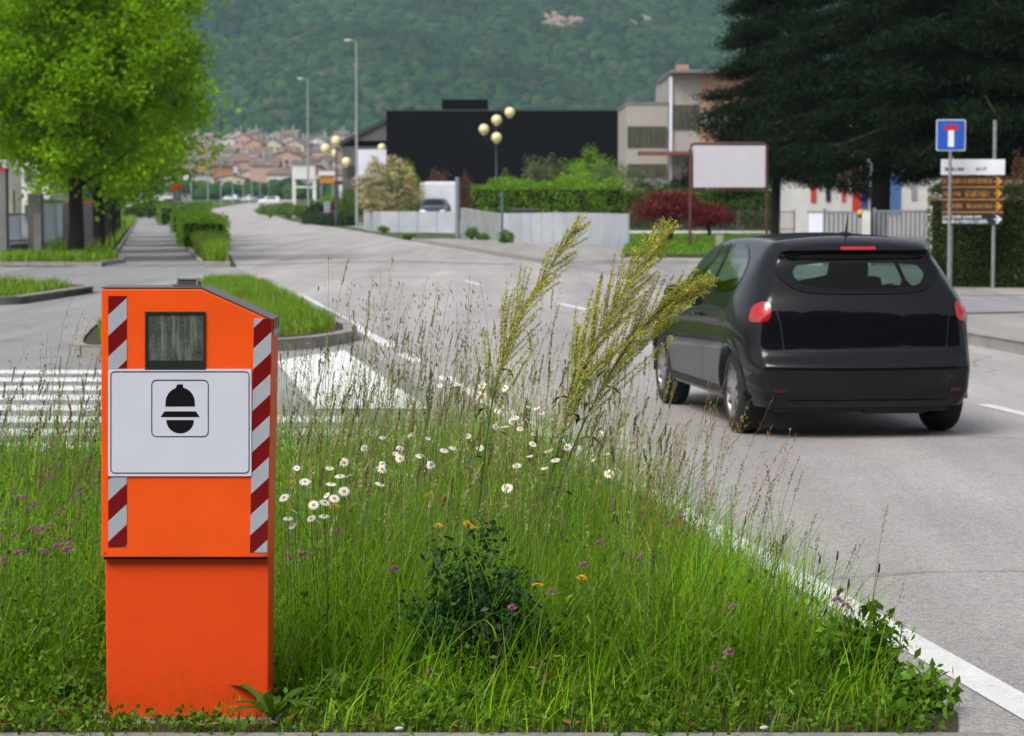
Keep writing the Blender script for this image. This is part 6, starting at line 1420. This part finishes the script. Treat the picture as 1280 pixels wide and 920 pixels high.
sorrel('slender sorrel stem between the two large panicles', [(650, 748, .2), (672, 640, .2), (700, 560, .2), (716, 480, .2), (722, 410, .2)], 10.0, 4, .5, .6, .6)
# dark bushy herb and its neighbours in front
def bushy(label, X, Y, rx, h, seed, mt, n=5200, leaf=.034, name='bushy_weed', asp=.7):
    rng = np.random.default_rng(seed); root = thing(name, label, 'wild plant', (X, Y, .02), 0); mb = MB(); pts_ = []; cl = []
    for i in range(26):
        a = rng.random()*6.28; r_ = rx*rng.random()**.6; hh = h*(1-.55*(r_/rx)**1.6)*(.40+.60*rng.random()); tip = np.array([math.cos(a)*r_, math.sin(a)*r_*.7, hh])
        mb.tube([(0, 0, 0), (tip[0]*.5, tip[1]*.5, hh*.5), tip], [.004, .003, .0015], 5); m = n//26; t = rng.random(m)**.6
        q = tip[None]*t[:, None]*np.array([1, 1, 1])+rng.normal(size=(m, 3))*np.array([.040, .040, .026]); q[:, 2] = np.abs(q[:, 2]); pts_.append(q); cl.append(np.repeat(.6+.8*rng.random(), m))
    mb.build('stem', LM_SSTEM, root); P_ = np.concatenate(pts_); V, Q = leafquads(P_, leaf, rng, asp, up=.3); npobj('foliage', V, Q, mt, root, leafcols(len(P_), rng, 1, .4, .12, np.concatenate(cl))); return root
bushy('dark green bushy weed at the front of the verge', W(590, 860, 7.95).x, 7.95, .25, .55, 5, LM_DKHERB, 7500, .027, asp=.5)
bushy('lower part of a second dark weed to the right of the bushy one', W(655, 860, 8.0).x, 8.0, .15, .26, 6, LM_DKHERB, 2600, .027, asp=.5)
bushy('mid green leafy weed at the right corner of the verge', W(1075, 850, 7.9).x, 7.9, .13, .30, 7, LM_HERB, 1300, .045, asp=.5)
bushy('small weed at the very corner of the kerb', W(1150, 895, 7.6).x, 7.58, .09, .13, 8, LM_HERB, 420, .040, asp=.45)
def rosette(label, X, Y, n, L_, w_, seed, mt, up=.5):
    rng = np.random.default_rng(seed); root = thing('leafy_weed', label, 'wild plant', (X, Y, .03), 0); V = []; Fq = []
    for i in range(n):
        a = 6.28*i/n+rng.random()*.6; l = L_*(.7+.5*rng.random()); u_ = up*(.6+.6*rng.random()); d = np.array([math.cos(a), math.sin(a), 0]); s_ = np.array([-math.sin(a), math.cos(a), 0]); b = len(V)
        for t in np.linspace(0, 1, 7):
            c = d*l*t+np.array([0, 0, 1])*l*(u_*t*1.6-1.1*u_*t*t); ww = w_*(math.sin(math.pi*min(1, t*.93+.05))**.8)*(1 if i % 2 else .9)
            V += [c+s_*ww/2+np.array([0, 0, ww*.25]), c, c-s_*ww/2+np.array([0, 0, ww*.25])]
        for t in range(6):
            for k in range(2): o_ = b+t*3+k; Fq.append((o_, o_+1, o_+4, o_+3))
    o = npobj('leaf_rosette', np.array(V), np.array(Fq), mt, root, np.repeat((1+.2*rng.normal(size=len(V)))[:, None], 3, 1), smooth=True)
    mb = MB(); mb.tube([(0, 0, -.03), (0, 0, .02)], [.008, .006], 6); mb.build('stem', LM_SSTEM, root); return root
LM_WEED = leafmat('weed_leaf', (.075, .16, .014), trans=.35, rough=.4)
ros = [(338, 898, 7.36, 10, .17, .035, 'broad-leaved weed leaning on the right foot of the orange box'), (362, 885, 7.7, 9, .14, .03, 'second broad-leaved weed near the right foot of the box'), (560, 880, 7.6, 9, .19, .028, 'plantain with long narrow leaves in front of the dark weed'), (640, 800, 7.9, 7, .20, .04, 'upright plantain leaves rising through the dark weed'),
       (720, 870, 7.65, 10, .12, .05, 'round leaved plantain at the kerb right of the dark weed'), (790, 880, 7.6, 9, .13, .035, 'dandelion rosette near the kerb'), (860, 860, 7.7, 9, .14, .04, 'pale green rosette in the right half of the verge front'), (1010, 880, 7.6, 10, .12, .035, 'dandelion rosette near the right corner'),
       (60, 860, 7.7, 10, .13, .045, 'parsley-like weed in the lower left of the verge'), (430, 880, 7.6, 9, .14, .04, 'bright leafed weed between box and plantain'), (920, 885, 7.6, 8, .11, .03, 'small rosette between the clover heads'), (1160, 885, 7.62, 7, .07, .03, 'little plantain at the corner by the road')]
for i, (px, py, Y, n, L_, w_, lb) in enumerate(ros): rosette(lb, (px-640)/F*Y, Y, n, L_, w_, 200+i, LM_WEED, .55+.3*(i % 3 == 0))
# ---------------------------------------------------------------- flowers
M_PETAL = flat('daisy_petal', (.82, .82, .80), .6); M_DISC = flat('daisy_disc', (.62, .36, .01), .7); M_FSTEM = flat('flower_stem', (.07, .13, .02), .6)
M_CLOV = mat('clover_head', (.52, .20, .38), (.36, .12, .25), scale=160, rough=.8); M_YEL = flat('yellow_petal', (.72, .36, .005), .6); M_SALV = flat('violet_petal', (.10, .05, .36), .6)
def daisy_proto():
    root = thing('daisy', 'white daisy with yellow centre in the verge grass right of the orange box', 'daisy', (0, 0, 0), 0, 'white daisies in the verge')
    mb = MB(); mb.tube([(0, 0, 0), (.01, 0, .5), (0, 0, 1)], .0012, 5); mb.build('stem', M_FSTEM, root)
    vs = []; fs = []
    for i in range(13):
        a = 6.283*i/13; c, s = math.cos(a), math.sin(a); b = len(vs)
        for (r, w_, z) in ((.004, .0012, 0), (.011, .0026, .0008), (.018, .0030, -.0004), (.0220, .0014, -.0020)): vs += [(r*c-w_*s, r*s+w_*c, z), (r*c+w_*s, r*s-w_*c, z)]
        for j in range(3): fs.append([b+2*j, b+2*j+1, b+2*j+3, b+2*j+2])
    mb = MB(); mb.add(vs, fs); fl = mb.build('petal_ring', M_PETAL, root); mb = MB(); mb.sphere((0, 0, .0012), .0076, 10, (1, 1, .55)); mb.build('disc', M_DISC, fl); return root
def ball_proto(name, label, cat, group, m, r, sz, n=90):
    root = thing(name, label, cat, (0, 0, 0), 0, group); mb = MB(); mb.tube([(0, 0, 0), (-.008, 0, .5), (0, 0, 1)], .0013, 5); mb.build('stem', M_FSTEM, root)
    rng = np.random.default_rng(3); d = unit(rng.normal(size=(n, 3))); d[:, 2] = np.abs(d[:, 2])*.9-.1; s = unit(np.cross(d, rng.normal(size=(n, 3)))); c = d*r*.4
    V = np.stack([c, c+d*r*.5+s*.0022, c+d*r*.85, c+d*r*.5-s*.0022], 1).reshape(-1, 3)*np.array([1, 1, sz]); npobj('flower_head', V, np.arange(4*n).reshape(n, 4), m, root); return root
def place(proto, spots, first_done, scale=(.85, 1.2), tilt=.7, seed=1, label=None, zh=.42, ymin=7.75, ymax=12.6):
    rd = random.Random(seed)
    for i, (px, py) in enumerate(spots):
        Y = 3000*(CAMH-zh)/(py-254) if py > 300 else 10; Y = min(max(Y+rd.uniform(-.3, .3), ymin), ymax); p = W(px, py, Y); z = max(p.z, .08)
        r = proto if (i == 0 and first_done) else copy_tree(proto); r.location = (p.x, p.y, 0); s = rd.uniform(*scale)
        for ch in r.children:
            if ch.name.startswith('stem'): ch.scale = (1, 1, z)
            else: ch.location = (0, 0, z); ch.scale = (s, s, s); ch.rotation_euler = (rd.gauss(.5, .28)*tilt*1.3, rd.gauss(0, .35)*tilt, 0)
        if label: r['label'] = label
DAISY = [(631, 485), (603, 482), (604, 491), (572, 481), (579, 485), (550, 482), (621, 514), (620, 533), (631, 533), (513, 543), (478, 547), (535, 548), (555, 563), (566, 560), (494, 567), (500, 573), (478, 580), (477, 586), (525, 570), (538, 581), (430, 578), (437, 594), (425, 595), (371, 585), (381, 602), (412, 585), (414, 605), (430, 614), (408, 619), (418, 623), (406, 628), (392, 631), (405, 645), (368, 639), (360, 648), (365, 657), (355, 622), (475, 605), (389, 648), (634, 609), (666, 555), (686, 563), (750, 542), (709, 559), (757, 567), (761, 592), (646, 582), (668, 542), (671, 510), (658, 508), (644, 522), (650, 536), (677, 516), (681, 585), (634, 610), (640, 527), (655, 524), (690, 525), (700, 548), (662, 570), (694, 575), (725, 560), (741, 575), (500, 560), (455, 560), (585, 545), (600, 560)]
place(daisy_proto(), DAISY, True, (.62, .98), .8, 5, zh=.62, ymin=8.1, ymax=10.4)
CLO_R = [(670, 634), (423, 665), (381, 694), (362, 700), (494, 712), (730, 707), (540, 841), (675, 830), (678, 881), (893, 838), (912, 816), (835, 656), (851, 646), (1047, 751), (1058, 758), (917, 759), (545, 518), (406, 571), (505, 640), (690, 740), (750, 680), (800, 700), (640, 760)]
CLO_L = [(30, 591), (17, 613), (34, 636), (41, 661), (53, 662), (18, 669), (30, 690), (22, 692), (3, 654), (8, 641), (91, 585), (59, 692), (49, 610), (65, 598), (101, 618), (109, 573), (56, 550), (93, 553), (24, 623), (74, 640), (88, 655), (110, 600), (10, 580), (70, 570), (45, 575), (118, 590), (100, 640), (5, 700)]
cp_ = ball_proto('clover', 'pink-purple clover head in the verge grass right of the orange box', 'clover', 'clover heads right of the box', M_CLOV, .016, 1.0)
place(cp_, CLO_R, True, (.8, 1.15), .5, 6, zh=.36)
n0 = len(bpy.data.objects); c2 = copy_tree(cp_); c2['group'] = 'clover heads left of the box'; c2['label'] = 'pink-purple clover head in the growth left of the orange box'
rdl = random.Random(3); CLO_L += [(rdl.uniform(0, 122), rdl.uniform(530, 700)) for _ in range(26)]
place(c2, CLO_L, True, (.6, .95), .5, 7, zh=.40)
yp = ball_proto('hawkbit', 'small yellow-orange flower on a thin stem in the verge', 'yellow flower', 'yellow flowers in the verge', M_YEL, .017, .35, 60)
place(yp, [(537, 619), (548, 657), (593, 660), (417, 634), (779, 551), (781, 561), (420, 632), (672, 731), (727, 722), (366, 603), (350, 520), (585, 655)], True, (.8, 1.1), .5, 8, zh=.40)
# violet sage spike
p = W(1128, 800, 7.9); root = thing('sage_spike', 'violet-blue flower spike over the white line at the right corner', 'wild flower', (p.x-.02, 7.9, 0)); mb = MB(); mb.tube([(0, 0, 0), (.005, 0, .12), (.02, 0, .235)], .0018, 6); mb.build('stem', M_FSTEM, root)
rs = np.random.default_rng(4); q = []
for z in (.15, .163, .178, .192, .205, .218, .228): q.append(np.array([.012+.03*z, 0, z])+rs.normal(size=(9, 3))*np.array([.007, .007, .0025]))
V, Q = leafquads(np.concatenate(q), .010, rs, .5); npobj('blossom', V, Q, M_SALV, root)
# plantain spikes over the road edge
for i, (px, py, Y) in enumerate(((1098, 716, 8.0), (1046, 700, 8.3), (1024, 705, 8.4), (978, 680, 8.8), (931, 655, 9.2), (1060, 735, 8.1), (1244/1.0-170, 770, 7.9))):
    p = W(px, py, Y); xg = min(p.x-.06, 2.85-.155*Y-.30); root = thing('plantain_spike', 'dark brown plantain spike on a bare stalk at the road edge of the verge', 'wild plant', (xg, Y, 0), 0, 'plantain spikes at the road edge')
    dx = p.x-xg; mb = MB(); mb.tube([(0, 0, 0), (dx*.35, 0, p.z*.5), (dx, 0, p.z)], .0013, 5); mb.build('stalk', M_FSTEM, root); mb = MB(); mb.tube([(dx, 0, p.z), (dx*1.03, 0, p.z+.012), (dx*1.06, 0, p.z+.032)], [.003, .0042, .002], 7); mb.build('spike', flat('plantain_brown', (.045, .022, .012), .9), root)
# litter: fallen leaves, paper and a stone along the kerb
M_PAPER = flat('paper', (.62, .63, .62), .7); M_FALL = mat('fallen_leaf', (.30, .13, .04), (.16, .05, .025), scale=30, rough=.8)
for i, (px, py, lb) in enumerate(((499, 913, 'rolled scrap of white paper on the front kerb edge'), (955, 912, 'small pale stone beside the front kerb'))):
    g = G(px, py, .04); o = MB().sphere((0, 0, .006), .010, 8, (1.6, .7, .6)).build(['paper_scrap', 'pebble'][i], M_PAPER); o.location = g; o.rotation_euler = (0, 0, .4); tag(o, lb, ['litter', 'stone'][i])
rngf = np.random.default_rng(77); q = np.column_stack([rngf.uniform(-1.9, 1.2, 160), 7.22+rngf.random(160)**2*.5, np.full(160, .045)]); q = q[keep_clear(q, .02)]; V, Q = leafquads(q, .035, rngf, .6, droop=.0); V[:, 2] = .04+(V[:, 2]-.045)*.35+.008
tag(npobj('leaf_litter', V, Q, M_FALL), 'brown fallen leaves and bits along the front kerb', 'leaf litter', kind='stuff')
